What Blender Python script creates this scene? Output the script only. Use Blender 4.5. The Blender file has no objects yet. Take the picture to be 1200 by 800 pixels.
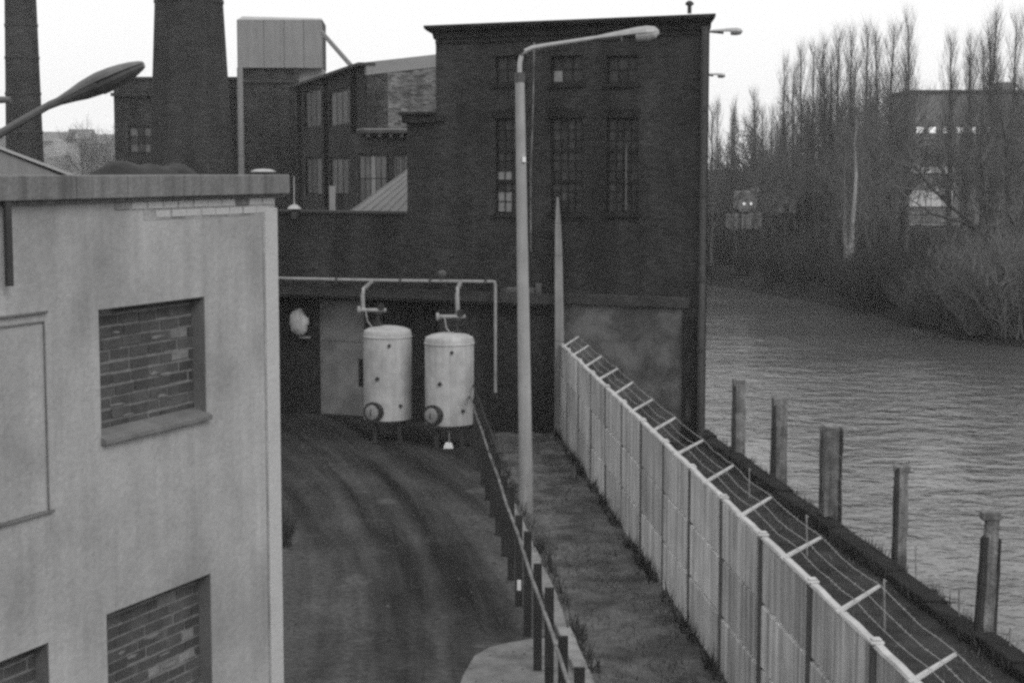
import bpy, bmesh, math, random
from mathutils import Vector, Matrix
random.seed(7)
sc = bpy.context.scene
col = sc.collection
PI = math.pi

# ------------------------------------------------------------------ camera
F = 2000.0                      # focal length in photo pixels (1200 wide)
CAMZ = 8.0
PITCH = math.atan(203.0 / F)
cam = bpy.data.cameras.new('camera')
cam.sensor_width = 36.0
cam.lens = 36.0 * F / 1200.0
cam.clip_start = 0.1
cam.clip_end = 6000
co = bpy.data.objects.new('camera', cam)
co.location = (0, 0, CAMZ)
co.rotation_euler = (PI / 2 - PITCH, 0, 0)
col.objects.link(co)
sc.camera = co

# ------------------------------------------------------------------ sky, sun, exposure
SUN_EL, SUN_AZ = math.radians(40), math.radians(150)      # azimuth clockwise from +Y: behind the camera
w = bpy.data.worlds.new('World'); sc.world = w; w.use_nodes = True
nt = w.node_tree; nt.nodes.clear()
sky = nt.nodes.new('ShaderNodeTexSky'); sky.sky_type = 'NISHITA'; sky.sun_disc = False
sky.sun_elevation = SUN_EL; sky.sun_rotation = SUN_AZ
sky.air_density = 1.6; sky.dust_density = 6.0; sky.ozone_density = 1.0
bw = nt.nodes.new('ShaderNodeRGBToBW')
bg = nt.nodes.new('ShaderNodeBackground'); bg.inputs['Strength'].default_value = 0.12
wo = nt.nodes.new('ShaderNodeOutputWorld')
mxs = nt.nodes.new('ShaderNodeMix'); mxs.data_type = 'FLOAT'; mxs.inputs[0].default_value = 0.85     # closed overcast deck over the clear sky
tc = nt.nodes.new('ShaderNodeTexCoord'); cn = nt.nodes.new('ShaderNodeTexNoise'); cn.inputs['Scale'].default_value = 2.2; cn.inputs['Detail'].default_value = 5
mr_ = nt.nodes.new('ShaderNodeMapRange'); mr_.inputs['To Min'].default_value = 9.2; mr_.inputs['To Max'].default_value = 11.0
nt.links.new(tc.outputs['Generated'], cn.inputs['Vector']); nt.links.new(cn.outputs['Fac'], mr_.inputs['Value'])
nt.links.new(sky.outputs[0], bw.inputs[0]); nt.links.new(bw.outputs[0], mxs.inputs[2]); nt.links.new(mr_.outputs[0], mxs.inputs[3]); nt.links.new(mxs.outputs[0], bg.inputs['Color'])
nt.links.new(bg.outputs[0], wo.inputs['Surface'])

sl = bpy.data.lights.new('sun', 'SUN'); sl.energy = 1.2; sl.angle = math.radians(25); sl.color = (1, 0.99, 0.98)
so = bpy.data.objects.new('sun', sl)
sd = Vector((math.sin(SUN_AZ) * math.cos(SUN_EL), math.cos(SUN_AZ) * math.cos(SUN_EL), math.sin(SUN_EL)))
so.rotation_euler = sd.to_track_quat('Z', 'Y').to_euler(); so.location = (0, -20, 60)
col.objects.link(so)

sc.view_settings.view_transform = 'Standard'
sc.view_settings.look = 'None'
sc.view_settings.exposure = 0.0
sc.view_settings.gamma = 1.0
sc.view_settings.use_curve_mapping = False
sc.render.engine = 'CYCLES'
sc.cycles.use_denoising = False
sc.cycles.filter_width = 2.8
sc.cycles.max_bounces = 6
sc.cycles.volume_bounces = 0

# ------------------------------------------------------------------ pixel -> world
FW = Vector((0, math.cos(PITCH), -math.sin(PITCH))); UP = Vector((0, math.sin(PITCH), math.cos(PITCH)))
def ray(px, py):
    return FW + Vector((1, 0, 0)) * ((px - 600) / F) + UP * ((400 - py) / F)
def at(px, py, Y):
    r = ray(px, py); t = Y / r.y
    return Vector((0, 0, CAMZ)) + r * t
def G(px, py, z=0.0):
    r = ray(px, py); t = (z - CAMZ) / r.z
    return Vector((0, 0, CAMZ)) + r * t

class Frame:
    """a vertical plane: origin, direction u along it, outward normal n"""
    def __init__(s, Q, u):
        s.Q = Vector((Q[0], Q[1], 0)); s.u = Vector((u[0], u[1], 0)).normalized()
        s.n = Vector((s.u.y, -s.u.x, 0))
        if s.n.dot(-s.Q) < 0: s.n = -s.n
    def hit(s, px, py, off=0.0):
        r = ray(px, py); o = Vector((0, 0, CAMZ))
        t = ((s.Q + s.n * off) - o).dot(s.n) / r.dot(s.n)
        p = o + r * t
        return (p - s.Q).dot(s.u), p.z
    def p(s, u, z, d=0.0):
        return s.Q + s.u * u + s.n * d + Vector((0, 0, z))

# ------------------------------------------------------------------ mesh building
class MB:
    def __init__(s): s.v = []; s.f = []
    def add(s, vs, fs):
        b = len(s.v); s.v += [tuple(v) for v in vs]; s.f += [tuple(i + b for i in f) for f in fs]
    def quad(s, a, b, c, d): s.add([a, b, c, d], [(0, 1, 2, 3)])
    def box8(s, p):
        s.add(p, [(0, 3, 2, 1), (4, 5, 6, 7), (0, 1, 5, 4), (1, 2, 6, 5), (2, 3, 7, 6), (3, 0, 4, 7)])
    def box(s, x0, x1, y0, y1, z0, z1):
        s.box8([(x0, y0, z0), (x1, y0, z0), (x1, y1, z0), (x0, y1, z0), (x0, y0, z1), (x1, y0, z1), (x1, y1, z1), (x0, y1, z1)])
    def fbox(s, fr, u0, u1, z0, z1, d0, d1):
        p = fr.p
        s.box8([p(u0, z0, d1), p(u1, z0, d1), p(u1, z0, d0), p(u0, z0, d0), p(u0, z1, d1), p(u1, z1, d1), p(u1, z1, d0), p(u0, z1, d0)])
    def prism(s, poly, z0, z1):
        n = len(poly)
        s.add([(x, y, z0) for x, y in poly] + [(x, y, z1) for x, y in poly],
              [tuple(range(n - 1, -1, -1)), tuple(range(n, 2 * n))] + [(i, (i + 1) % n, n + (i + 1) % n, n + i) for i in range(n)])
    def tube(s, pts, rad, sides=6, cap=True):
        pts = [Vector(p) for p in pts]; n = len(pts)
        if not hasattr(rad, '__len__'): rad = [rad] * n
        vs = []
        for i, p in enumerate(pts):
            t = (pts[min(i + 1, n - 1)] - pts[max(i - 1, 0)])
            if t.length < 1e-9: t = Vector((0, 0, 1))
            t.normalize()
            a = Vector((0, 0, 1)) if abs(t.z) < 0.8 else Vector((1, 0, 0))
            x = t.cross(a).normalized(); y = t.cross(x)
            for k in range(sides):
                an = 2 * PI * k / sides
                vs.append(p + (x * math.cos(an) + y * math.sin(an)) * rad[i])
        fs = []
        for i in range(n - 1):
            for k in range(sides):
                k2 = (k + 1) % sides
                fs.append((i * sides + k, i * sides + k2, (i + 1) * sides + k2, (i + 1) * sides + k))
        if cap and sides > 3:
            fs.append(tuple(range(sides - 1, -1, -1))); fs.append(tuple(range((n - 1) * sides, n * sides)))
        s.add(vs, fs)
    def lathe(s, c, prof, seg=24, axis=None, sx=1.0):
        """prof: (radius, height) along axis from c"""
        c = Vector(c); ax = Vector(axis or (0, 0, 1)).normalized()
        a = Vector((1, 0, 0)) if abs(ax.x) < 0.8 else Vector((0, 1, 0))
        x = ax.cross(a).normalized(); y = ax.cross(x)
        n = len(prof); vs = []; fs = []
        for r, h in prof:
            for k in range(seg):
                an = 2 * PI * k / seg
                vs.append(c + ax * h + (x * math.cos(an) * sx + y * math.sin(an)) * r)
        for i in range(n - 1):
            for k in range(seg):
                k2 = (k + 1) % seg
                fs.append((i * seg + k, i * seg + k2, (i + 1) * seg + k2, (i + 1) * seg + k))
        fs.append(tuple(range(seg))); fs.append(tuple(range((n - 1) * seg, n * seg)))
        s.add(vs, fs)
    def wall(s, fr, u0, u1, z0, z1, holes, reveal, depth, d=0.0):
        """wall slab with rectangular openings (u0,u1,z0,z1); reveals go inward"""
        us = sorted({u0, u1} | {h[0] for h in holes} | {h[1] for h in holes})
        zs = sorted({z0, z1} | {h[2] for h in holes} | {h[3] for h in holes})
        p = fr.p
        for i in range(len(us) - 1):
            for j in range(len(zs) - 1):
                um, zm = (us[i] + us[i + 1]) / 2, (zs[j] + zs[j + 1]) / 2
                if any(h[0] < um < h[1] and h[2] < zm < h[3] for h in holes): continue
                s.quad(p(us[i], zs[j], d), p(us[i + 1], zs[j], d), p(us[i + 1], zs[j + 1], d), p(us[i], zs[j + 1], d))
        for h in holes:
            a, b, c, e = h; r = d - reveal
            s.quad(p(a, c, d), p(b, c, d), p(b, c, r), p(a, c, r)); s.quad(p(a, e, d), p(b, e, d), p(b, e, r), p(a, e, r))
            s.quad(p(a, c, d), p(a, e, d), p(a, e, r), p(a, c, r)); s.quad(p(b, c, d), p(b, e, d), p(b, e, r), p(b, c, r))
        r = d - depth
        s.quad(p(u0, z1, d), p(u1, z1, d), p(u1, z1, r), p(u0, z1, r)); s.quad(p(u0, z0, d), p(u1, z0, d), p(u1, z0, r), p(u0, z0, r))
        s.quad(p(u0, z0, d), p(u0, z1, d), p(u0, z1, r), p(u0, z0, r)); s.quad(p(u1, z0, d), p(u1, z1, d), p(u1, z1, r), p(u1, z0, r))
        s.quad(p(u0, z0, r), p(u1, z0, r), p(u1, z1, r), p(u0, z1, r))
    def build(s, name, mat, parent=None, smooth=False, bevel=0.0):
        off = Vector((0, 0, 0)); q = parent
        while q is not None: off += q.location; q = q.parent
        me = bpy.data.meshes.new(name)
        me.from_pydata([tuple(Vector(v) - off) for v in s.v], [], s.f)
        bm = bmesh.new(); bm.from_mesh(me); bmesh.ops.recalc_face_normals(bm, faces=bm.faces); bm.to_mesh(me); bm.free()
        me.materials.append(mat)
        if smooth:
            for p in me.polygons: p.use_smooth = True
            me.set_sharp_from_angle(angle=math.radians(40))
        o = bpy.data.objects.new(name, me); col.objects.link(o)
        if parent is not None: o.parent = parent
        if bevel:
            m = o.modifiers.new('bevel', 'BEVEL'); m.width = bevel; m.segments = 2; m.limit_method = 'ANGLE'
        return o

def tag(o, label=None, cat=None, group=None, kind=None):
    if label: o['label'] = label
    if cat: o['category'] = cat
    if group: o['group'] = group
    if kind: o['kind'] = kind
    return o
def thing(name, label, cat, loc=(0, 0, 0), group=None):
    o = bpy.data.objects.new(name, None); col.objects.link(o); o.location = loc
    o.empty_display_size = 0.3
    return tag(o, label, cat, group)
def copy_tree(o, loc, rz=0.0, sca=1.0, parent=None):
    c = o.copy(); col.objects.link(c)
    if parent is not None: c.parent = parent
    else:
        c.location = loc; c.rotation_euler = (0, 0, rz)
        c.scale = (sca, sca, sca) if not hasattr(sca, '__len__') else sca
    for ch in list(o.children): copy_tree(ch, None, parent=c)
    return c
def piece(me_src, name, parent, loc, rot=None, sca=None):
    """another object on shared mesh data, placed in world coords under a translated parent"""
    o = bpy.data.objects.new(name, me_src); col.objects.link(o)
    off = Vector((0, 0, 0)); q = parent
    while q is not None: off += q.location; q = q.parent
    o.parent = parent; o.location = Vector(loc) - off
    if rot is not None: o.rotation_euler = rot
    if sca is not None: o.scale = sca
    return o

# ------------------------------------------------------------------ materials
def mat(name, base, rough=0.85, var=0.3, scale=1.5, bump=0.0, bscale=12.0, metal=0.0, streak=0.0, spec=0.3, stain=0.0, stain_scale=0.5, rnd=0.0, stretch=(1, 1, 1)):
    m = bpy.data.materials.new(name); m.use_nodes = True
    t = m.node_tree; N = t.nodes; L = t.links
    b = N['Principled BSDF']; b.inputs['Roughness'].default_value = rough; b.inputs['Metallic'].default_value = metal
    b.inputs['Specular IOR Level'].default_value = spec
    g = N.new('ShaderNodeNewGeometry')
    mp = N.new('ShaderNodeMapping'); mp.inputs['Scale'].default_value = stretch
    L.new(g.outputs['Position'], mp.inputs['Vector'])
    def noise(sc_, det=6, vec=None, ro=0.6):
        n = N.new('ShaderNodeTexNoise'); n.inputs['Scale'].default_value = sc_; n.inputs['Detail'].default_value = det
        n.inputs['Roughness'].default_value = ro
        L.new(vec or mp.outputs[0], n.inputs['Vector']); return n.outputs['Fac']
    def rng(src, a, c, lo, hi):
        r = N.new('ShaderNodeMapRange'); r.inputs['From Min'].default_value = a; r.inputs['From Max'].default_value = c
        r.inputs['To Min'].default_value = lo; r.inputs['To Max'].default_value = hi; L.new(src, r.inputs['Value']); return r.outputs[0]
    def mul(a, c):
        x = N.new('ShaderNodeMath'); x.operation = 'MULTIPLY'; L.new(a, x.inputs[0])
        if isinstance(c, float): x.inputs[1].default_value = c
        else: L.new(c, x.inputs[1])
        return x.outputs[0]
    v = rng(noise(scale), 0.3, 0.7, base * (1 - var), base * (1 + var))
    v = mul(v, rng(noise(scale * 17, 3), 0.3, 0.7, 1 - var * 0.5, 1 + var * 0.5))
    if streak:
        ms = N.new('ShaderNodeMapping'); ms.inputs['Scale'].default_value = (7, 7, 0.25); L.new(g.outputs['Position'], ms.inputs['Vector'])
        v = mul(v, rng(noise(1.0, 6, ms.outputs[0], 0.7), 0.35, 0.62, 1 - streak, 1.08))
    if stain:
        v = mul(v, rng(noise(stain_scale, 7), 0.42, 0.62, 1.0, 1 - stain))
    if rnd:
        oi = N.new('ShaderNodeObjectInfo'); v = mul(v, rng(oi.outputs['Random'], 0, 1, 1 - rnd, 1 + rnd))
    cl = N.new('ShaderNodeCombineColor')
    for i in range(3): L.new(v, cl.inputs[i])
    L.new(cl.outputs[0], b.inputs['Base Color'])
    if bump:
        bp = N.new('ShaderNodeBump'); bp.inputs['Strength'].default_value = bump; bp.inputs['Distance'].default_value = 0.05
        L.new(noise(bscale, 8), bp.inputs['Height']); L.new(bp.outputs[0], b.inputs['Normal'])
    m['out'] = 1
    return m

def brick_mat(name, udir, base, mortar, bw_=0.25, bh=0.083, var=0.35, big=0.25, pale=0.0):
    m = bpy.data.materials.new(name); m.use_nodes = True
    t = m.node_tree; N = t.nodes; L = t.links; b = N['Principled BSDF']; b.inputs['Roughness'].default_value = 0.92
    b.inputs['Specular IOR Level'].default_value = 0.2
    g = N.new('ShaderNodeNewGeometry')
    d = N.new('ShaderNodeVectorMath'); d.operation = 'DOT_PRODUCT'; d.inputs[1].default_value = (udir[0], udir[1], 0)
    L.new(g.outputs['Position'], d.inputs[0])
    sp = N.new('ShaderNodeSeparateXYZ'); L.new(g.outputs['Position'], sp.inputs[0])
    cb = N.new('ShaderNodeCombineXYZ'); L.new(d.outputs['Value'], cb.inputs[0]); L.new(sp.outputs[2], cb.inputs[1])
    br = N.new('ShaderNodeTexBrick'); L.new(cb.outputs[0], br.inputs['Vector'])
    br.inputs['Scale'].default_value = 1.0; br.inputs['Brick Width'].default_value = bw_; br.inputs['Row Height'].default_value = bh
    br.inputs['Mortar Size'].default_value = 0.010; br.inputs['Mortar Smooth'].default_value = 0.2
    lo, hi = base * (1 - var), base * (1 + var)
    br.inputs['Color1'].default_value = (lo, lo, lo, 1); br.inputs['Color2'].default_value = (hi, hi, hi, 1)
    br.inputs['Mortar'].default_value = (mortar, mortar, mortar, 1)
    n = N.new('ShaderNodeTexNoise'); n.inputs['Scale'].default_value = 0.6; n.inputs['Detail'].default_value = 9; n.inputs['Roughness'].default_value = 0.7
    L.new(g.outputs['Position'], n.inputs['Vector'])
    r = N.new('ShaderNodeMapRange'); r.inputs['From Min'].default_value = 0.32; r.inputs['From Max'].default_value = 0.68
    r.inputs['To Min'].default_value = 1 - big; r.inputs['To Max'].default_value = 1 + big; L.new(n.outputs['Fac'], r.inputs['Value'])
    # single odd bricks
    n2 = N.new('ShaderNodeTexNoise'); n2.inputs['Scale'].default_value = 3.2; n2.inputs['Detail'].default_value = 4
    mp = N.new('ShaderNodeMapping'); mp.inputs['Scale'].default_value = (1.2, 1.2, 3.0); L.new(g.outputs['Position'], mp.inputs['Vector'])
    L.new(mp.outputs[0], n2.inputs['Vector'])
    r2 = N.new('ShaderNodeMapRange'); r2.inputs['From Min'].default_value = 0.35; r2.inputs['From Max'].default_value = 0.7
    r2.inputs['To Min'].default_value = 0.85; r2.inputs['To Max'].default_value = 1.25 + pale; L.new(n2.outputs['Fac'], r2.inputs['Value'])
    ms = N.new('ShaderNodeMapping'); ms.inputs['Scale'].default_value = (1.3, 1.3, .12); L.new(g.outputs['Position'], ms.inputs['Vector'])
    n3 = N.new('ShaderNodeTexNoise'); n3.inputs['Scale'].default_value = 1.0; n3.inputs['Detail'].default_value = 6; L.new(ms.outputs[0], n3.inputs['Vector'])
    r3 = N.new('ShaderNodeMapRange'); r3.inputs['From Min'].default_value = .35; r3.inputs['From Max'].default_value = .62; r3.inputs['To Min'].default_value = .68; r3.inputs['To Max'].default_value = 1.15; L.new(n3.outputs['Fac'], r3.inputs['Value'])
    m3 = N.new('ShaderNodeMath'); m3.operation = 'MULTIPLY'; L.new(r.outputs[0], m3.inputs[0]); L.new(r3.outputs[0], m3.inputs[1])
    mm = N.new('ShaderNodeMath'); mm.operation = 'MULTIPLY'; L.new(m3.outputs[0], mm.inputs[0]); L.new(r2.outputs[0], mm.inputs[1])
    mx = N.new('ShaderNodeVectorMath'); mx.operation = 'SCALE'; L.new(br.outputs['Color'], mx.inputs[0]); L.new(mm.outputs[0], mx.inputs['Scale'])
    L.new(mx.outputs[0], b.inputs['Base Color'])
    bp = N.new('ShaderNodeBump'); bp.inputs['Strength'].default_value = 0.6; bp.inputs['Distance'].default_value = 0.012; bp.invert = True
    L.new(br.outputs['Fac'], bp.inputs['Height']); L.new(bp.outputs[0], b.inputs['Normal'])
    return m

def glass_mat(name, base, rough=0.08, var=0.3):
    m = mat(name, base, rough, var, 3.0, 0.05, 4.0, spec=0.14, rnd=0.35)
    return m
def emit_mat(name, base, e):
    m = bpy.data.materials.new(name); m.use_nodes = True; b = m.node_tree.nodes['Principled BSDF']
    b.inputs['Base Color'].default_value = (base, base, base, 1); b.inputs['Emission Color'].default_value = (1, 1, 1, 1)
    b.inputs['Emission Strength'].default_value = e; b.inputs['Roughness'].default_value = 0.3
    return m

M = {}
M['stucco'] = mat('stucco', 0.305, 0.95, 0.16, 1.1, 0.28, 16, stain=0.24, stain_scale=0.7, streak=0.05)
M['stucco_edge'] = mat('stucco_edge', 0.42, 0.95, 0.14, 2.0, 0.25, 20, stain=0.2, stain_scale=2)
M['coping'] = mat('coping_concrete', 0.16, 0.95, 0.22, 1.5, 0.4, 20, streak=0.35)
M['joint'] = mat('joint_plaster', 0.24, 0.95, 0.4, 2.0)
M['sill'] = mat('sill_concrete', 0.13, 0.95, 0.25, 3.0, 0.3, 20)
M['infill_brick'] = mat('infill_brick', 0.075, 0.95, 0.35, 6.0, 0.5, 40, rnd=0.25, stain=.3, stain_scale=3)
M['pale_brick'] = mat('pale_brick', 0.17, 0.95, 0.3, 6.0, 0.5, 40, rnd=0.3)
M['mortar'] = mat('mortar', 0.145, 0.95, 0.25, 8.0, 0.3, 40)
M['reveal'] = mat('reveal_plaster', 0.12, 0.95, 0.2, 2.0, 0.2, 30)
M['panel'] = mat('wall_slab_concrete', 0.51, 0.93, 0.14, 1.3, 0.25, 25, streak=0.62, rnd=0.18, stain=.2, stain_scale=.6)
M['wall_post'] = mat('wall_post_concrete', 0.085, 0.95, 0.25, 2.0, 0.3, 25, streak=0.4)  # dark tone stands in for the shadowed gaps beside the posts
M['wall_cap'] = mat('wall_cap_concrete', 0.40, 0.9, 0.2, 3.0, 0.4, 20)
M['end_post'] = mat('end_post_concrete', 0.20, 0.9, 0.2, 1.3, 0.2, 20, streak=0.3)
M['bracket'] = mat('bracket_concrete', 0.45, 0.8, 0.15, 4.0, 0.2, 20)
M['wire'] = mat('barbed_wire', 0.32, 0.5, 0.2, 6.0, metal=0.3)
M['mast'] = mat('lamp_mast_concrete', 0.27, 0.85, 0.14, 2.0, 0.2, 30, streak=0.2)
M['lamp_metal'] = mat('lamp_metal', 0.33, 0.45, 0.12, 4.0, metal=0.3)
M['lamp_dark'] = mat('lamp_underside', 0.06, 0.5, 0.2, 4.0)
M['lamp_bowl'] = mat('lamp_bowl', 0.38, 0.15, 0.12, 4.0, spec=0.6)
M['near_lamp'] = mat('weathered_lamp_paint', 0.09, 0.5, 0.25, 6.0)
M['plaster'] = mat('grey_plaster', 0.11, 0.95, 0.3, 2.2, 0.7, 12, stain=0.5, stain_scale=1.3)
M['ledge'] = mat('ledge_concrete', 0.036, 0.95, 0.4, 1.6, 0.3, 20)
M['black'] = mat('tarred_timber', 0.018, 0.9, 0.4, 2.0, 0.4, 15, spec=0.15)
M['dark_metal'] = mat('dark_metal', 0.03, 0.6, 0.3, 4.0, spec=0.3)
M['frame'] = mat('window_frame', 0.007, 0.7, 0.3, 4.0)
M['glass'] = glass_mat('old_glass', 0.034, 0.3)
M['glass_pale'] = mat('pale_pane', 0.17, 0.3, 0.15, 5.0, spec=0.5)  # flat pale tone for a few panes
M['door'] = mat('door_paint', 0.17, 0.7, 0.2, 1.6, 0.1, 10, stain=0.3, stain_scale=1.2)
M['tank'] = mat('tank_paint', 0.40, 0.6, 0.10, 1.2, 0.06, 6, stain=0.22, stain_scale=2.2, streak=0.14)
M['tank_dark'] = mat('tank_fitting', 0.03, 0.6, 0.3, 6.0, spec=0.3)
M['tank_grey'] = mat('tank_flange', 0.22, 0.6, 0.3, 6.0)
M['pipe'] = mat('pipe_lagging', 0.24, 0.7, 0.25, 3.0, 0.1, 20)
M['shade'] = mat('lamp_shade_enamel', 0.30, 0.5)
M['white'] = mat('white_paint', 0.65, 0.5, 0.12, 5.0)
M['kerb'] = mat('kerb_concrete', 0.21, 0.95, 0.25, 2.5, 0.4, 20, rnd=0.15)
M['rail'] = mat('worn_rail_paint', 0.12, 0.6, 0.8, 1.6, spec=0.3)
M['rail_post'] = mat('dark_rail_post', 0.022, 0.85, 0.3, 3.0, 0.2, 20)
M['apron'] = mat('concrete_apron', 0.165, 0.9, 0.25, 2.2, 0.5, 20, stain=0.4, stain_scale=1.4)
M['puddle'] = mat('puddle_water', 0.03, 0.06, 0.2, 2.0, spec=0.6)
M['soil'] = mat('strip_soil', 0.125, 0.95, 0.45, 1.7, 0.9, 9, stain=0.5, stain_scale=0.7, spec=.05)
M['river_soil'] = mat('bank_soil', 0.036, 0.95, 0.4, 1.2, 0.8, 8, stain=0.3, stain_scale=0.8, spec=.05)
M['grit'] = mat('grit', 0.045, 0.95, 0.6, 1.0)
M['weeds'] = mat('dead_weeds', 0.04, 0.95, 0.4, 1.0)
M['grass'] = mat('dry_grass', 0.11, 0.9, 0.4, 1.0)
M['pile'] = mat('weathered_pile', 0.20, 0.95, 0.35, 3.0, 0.8, 14, streak=0.6, stain=0.4, stain_scale=2.5)
M['pile_dark'] = mat('weathered_pile_dark', 0.04, 0.95, 0.35, 3.0, 0.7, 14, streak=0.5)
M['quay'] = mat('quay_edge_timber', 0.016, 0.95, 0.4, 2.5, 0.8, 12, spec=0.15)
M['chimney_iron'] = mat('chimney_iron', 0.03, 0.8, 0.3, 3.0)
M['clad'] = mat('sheet_cladding', 0.19, 0.75, 0.10, 0.5, 0.05, 4, rnd=0.06, streak=0.1)
M['clad_top'] = mat('roof_sheet', 0.33, 0.7, 0.1, 0.6)
M['pale_band'] = mat('pale_parapet', 0.20, 0.9, 0.12, 0.5)
M['roof_pale'] = mat('pale_roof_sheet', 0.15, 0.8, 0.14, 0.9)
M['roof_dark'] = mat('tar_paper_roof', 0.04, 0.9, 0.3, 0.8)
M['tarpaulin'] = mat('tarpaulin', 0.022, 0.8, 0.3, 1.5)
M['curtain_glass'] = mat('hall_glass', 0.075, 0.5, 0.3, 1.2, rnd=0.45, spec=0.5)
M['curtain_pale'] = mat('hall_glass_pale', 0.42, 0.4, 0.2, 2.0)
M['bark'] = mat('bark', 0.055, 0.95, 0.3, 2.0, rnd=0.2)
M['bark_dark'] = mat('bark_dark', 0.03, 0.95, 0.3, 2.0)
M['birch'] = mat('birch_bark', 0.27, 0.9, 0.35, 3.0, stretch=(1, 1, 3))
M['twig'] = mat('bare_twigs', 0.075, 0.95, 0.25, 1.0, rnd=0.25)
M['twig_pale'] = mat('willow_twigs', 0.11, 0.95, 0.25, 1.0, rnd=0.2)
M['bush'] = mat('dark_bush', 0.03, 0.95, 0.3, 1.0, rnd=0.2)
M['far_block'] = mat('far_block_render', 0.15, 0.9, 0.12, 0.2)
M['far_pale'] = mat('far_pale_render', 0.16, 0.9, 0.2, 0.5, rnd=0.3)
M['balcony'] = mat('balcony_panel', 0.5, 0.9, 0.2, 0.5)
M['far_glass'] = mat('far_glass', 0.05, 0.4, 0.2, 0.5, rnd=0.4)
M['glowing'] = emit_mat('glowing_white', 0.6, 0.75)
M['far_land'] = mat('far_land', 0.022, 0.95, 0.35, 0.12, spec=0.0)
M['distant'] = mat('distant_render', 0.14, 0.9, 0.15, 0.05)
M['vehicle'] = mat('vehicle_paint', 0.35, 0.4, 0.1, 1.0)

# yard: asphalt and dirt with wheel tracks that follow the bend of the drive
def yard_mat():
    m = bpy.data.materials.new('yard_dirt_asphalt'); m.use_nodes = True
    t = m.node_tree; N = t.nodes; L = t.links; b = N['Principled BSDF']
    g = N.new('ShaderNodeNewGeometry')
    C = (-87.9, 21.5)
    sub = N.new('ShaderNodeVectorMath'); sub.operation = 'SUBTRACT'; sub.inputs[1].default_value = (C[0], C[1], 0); L.new(g.outputs['Position'], sub.inputs[0])
    ln = N.new('ShaderNodeVectorMath'); ln.operation = 'LENGTH'; L.new(sub.outputs[0], ln.inputs[0])
    sp = N.new('ShaderNodeSeparateXYZ'); L.new(sub.outputs[0], sp.inputs[0])
    an = N.new('ShaderNodeMath'); an.operation = 'ARCTAN2'; L.new(sp.outputs[1], an.inputs[0]); L.new(sp.outputs[0], an.inputs[1])
    cb = N.new('ShaderNodeCombineXYZ'); L.new(ln.outputs['Value'], cb.inputs[0])
    am = N.new('ShaderNodeMath'); am.operation = 'MULTIPLY'; am.inputs[1].default_value = 5.0; L.new(an.outputs[0], am.inputs[0]); L.new(am.outputs[0], cb.inputs[1])
    def noise(vec, s, d=6, r=0.6):
        n = N.new('ShaderNodeTexNoise'); n.inputs['Scale'].default_value = s; n.inputs['Detail'].default_value = d; n.inputs['Roughness'].default_value = r
        L.new(vec, n.inputs['Vector']); return n.outputs['Fac']
    def rng(src, a, c, lo, hi):
        r = N.new('ShaderNodeMapRange'); r.inputs['From Min'].default_value = a; r.inputs['From Max'].default_value = c
        r.inputs['To Min'].default_value = lo; r.inputs['To Max'].default_value = hi; L.new(src, r.inputs['Value']); return r.outputs[0]
    def mul(a, c):
        x = N.new('ShaderNodeMath'); x.operation = 'MULTIPLY'; L.new(a, x.inputs[0]); L.new(c, x.inputs[1]); return x.outputs[0]
    v = rng(noise(cb.outputs[0], 0.9, 5, 0.55), 0.40, 0.60, 0.012, 0.058)             # tracks
    v = mul(v, rng(noise(cb.outputs[0], 3.0, 4), 0.3, 0.7, 0.8, 1.2))
    v = mul(v, rng(noise(g.outputs['Position'], 0.28, 8, 0.65), 0.36, 0.66, 0.75, 1.25))  # patches
    v = mul(v, rng(noise(g.outputs['Position'], 7.0, 8, 0.75), 0.34, 0.66, 0.55, 1.5))
    v = mul(v, rng(noise(g.outputs['Position'], .75, 5, .6), .60, .70, 1.0, 1.75))        # pale worn spots
    # shade by the buildings painted into the ground round the tanks, ragged edge
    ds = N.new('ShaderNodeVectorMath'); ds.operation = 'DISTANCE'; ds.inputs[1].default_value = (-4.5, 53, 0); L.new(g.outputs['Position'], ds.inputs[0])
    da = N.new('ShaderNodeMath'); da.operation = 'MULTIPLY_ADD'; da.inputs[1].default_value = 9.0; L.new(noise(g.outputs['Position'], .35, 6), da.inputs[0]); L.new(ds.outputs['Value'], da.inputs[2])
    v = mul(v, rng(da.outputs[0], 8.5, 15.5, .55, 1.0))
    cl = N.new('ShaderNodeCombineColor')
    for i in range(3): L.new(v, cl.inputs[i])
    L.new(cl.outputs[0], b.inputs['Base Color'])
    L.new(rng(noise(g.outputs['Position'], 0.45, 5, 0.6), 0.5, 0.7, 0.95, 0.6), b.inputs['Roughness'])
    b.inputs['Specular IOR Level'].default_value = 0.10
    bp = N.new('ShaderNodeBump'); bp.inputs['Strength'].default_value = 0.5; bp.inputs['Distance'].default_value = 0.04
    L.new(noise(g.outputs['Position'], 6.0, 8, 0.7), bp.inputs['Height']); L.new(bp.outputs[0], b.inputs['Normal'])
    return m
M['yard'] = yard_mat()

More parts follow.
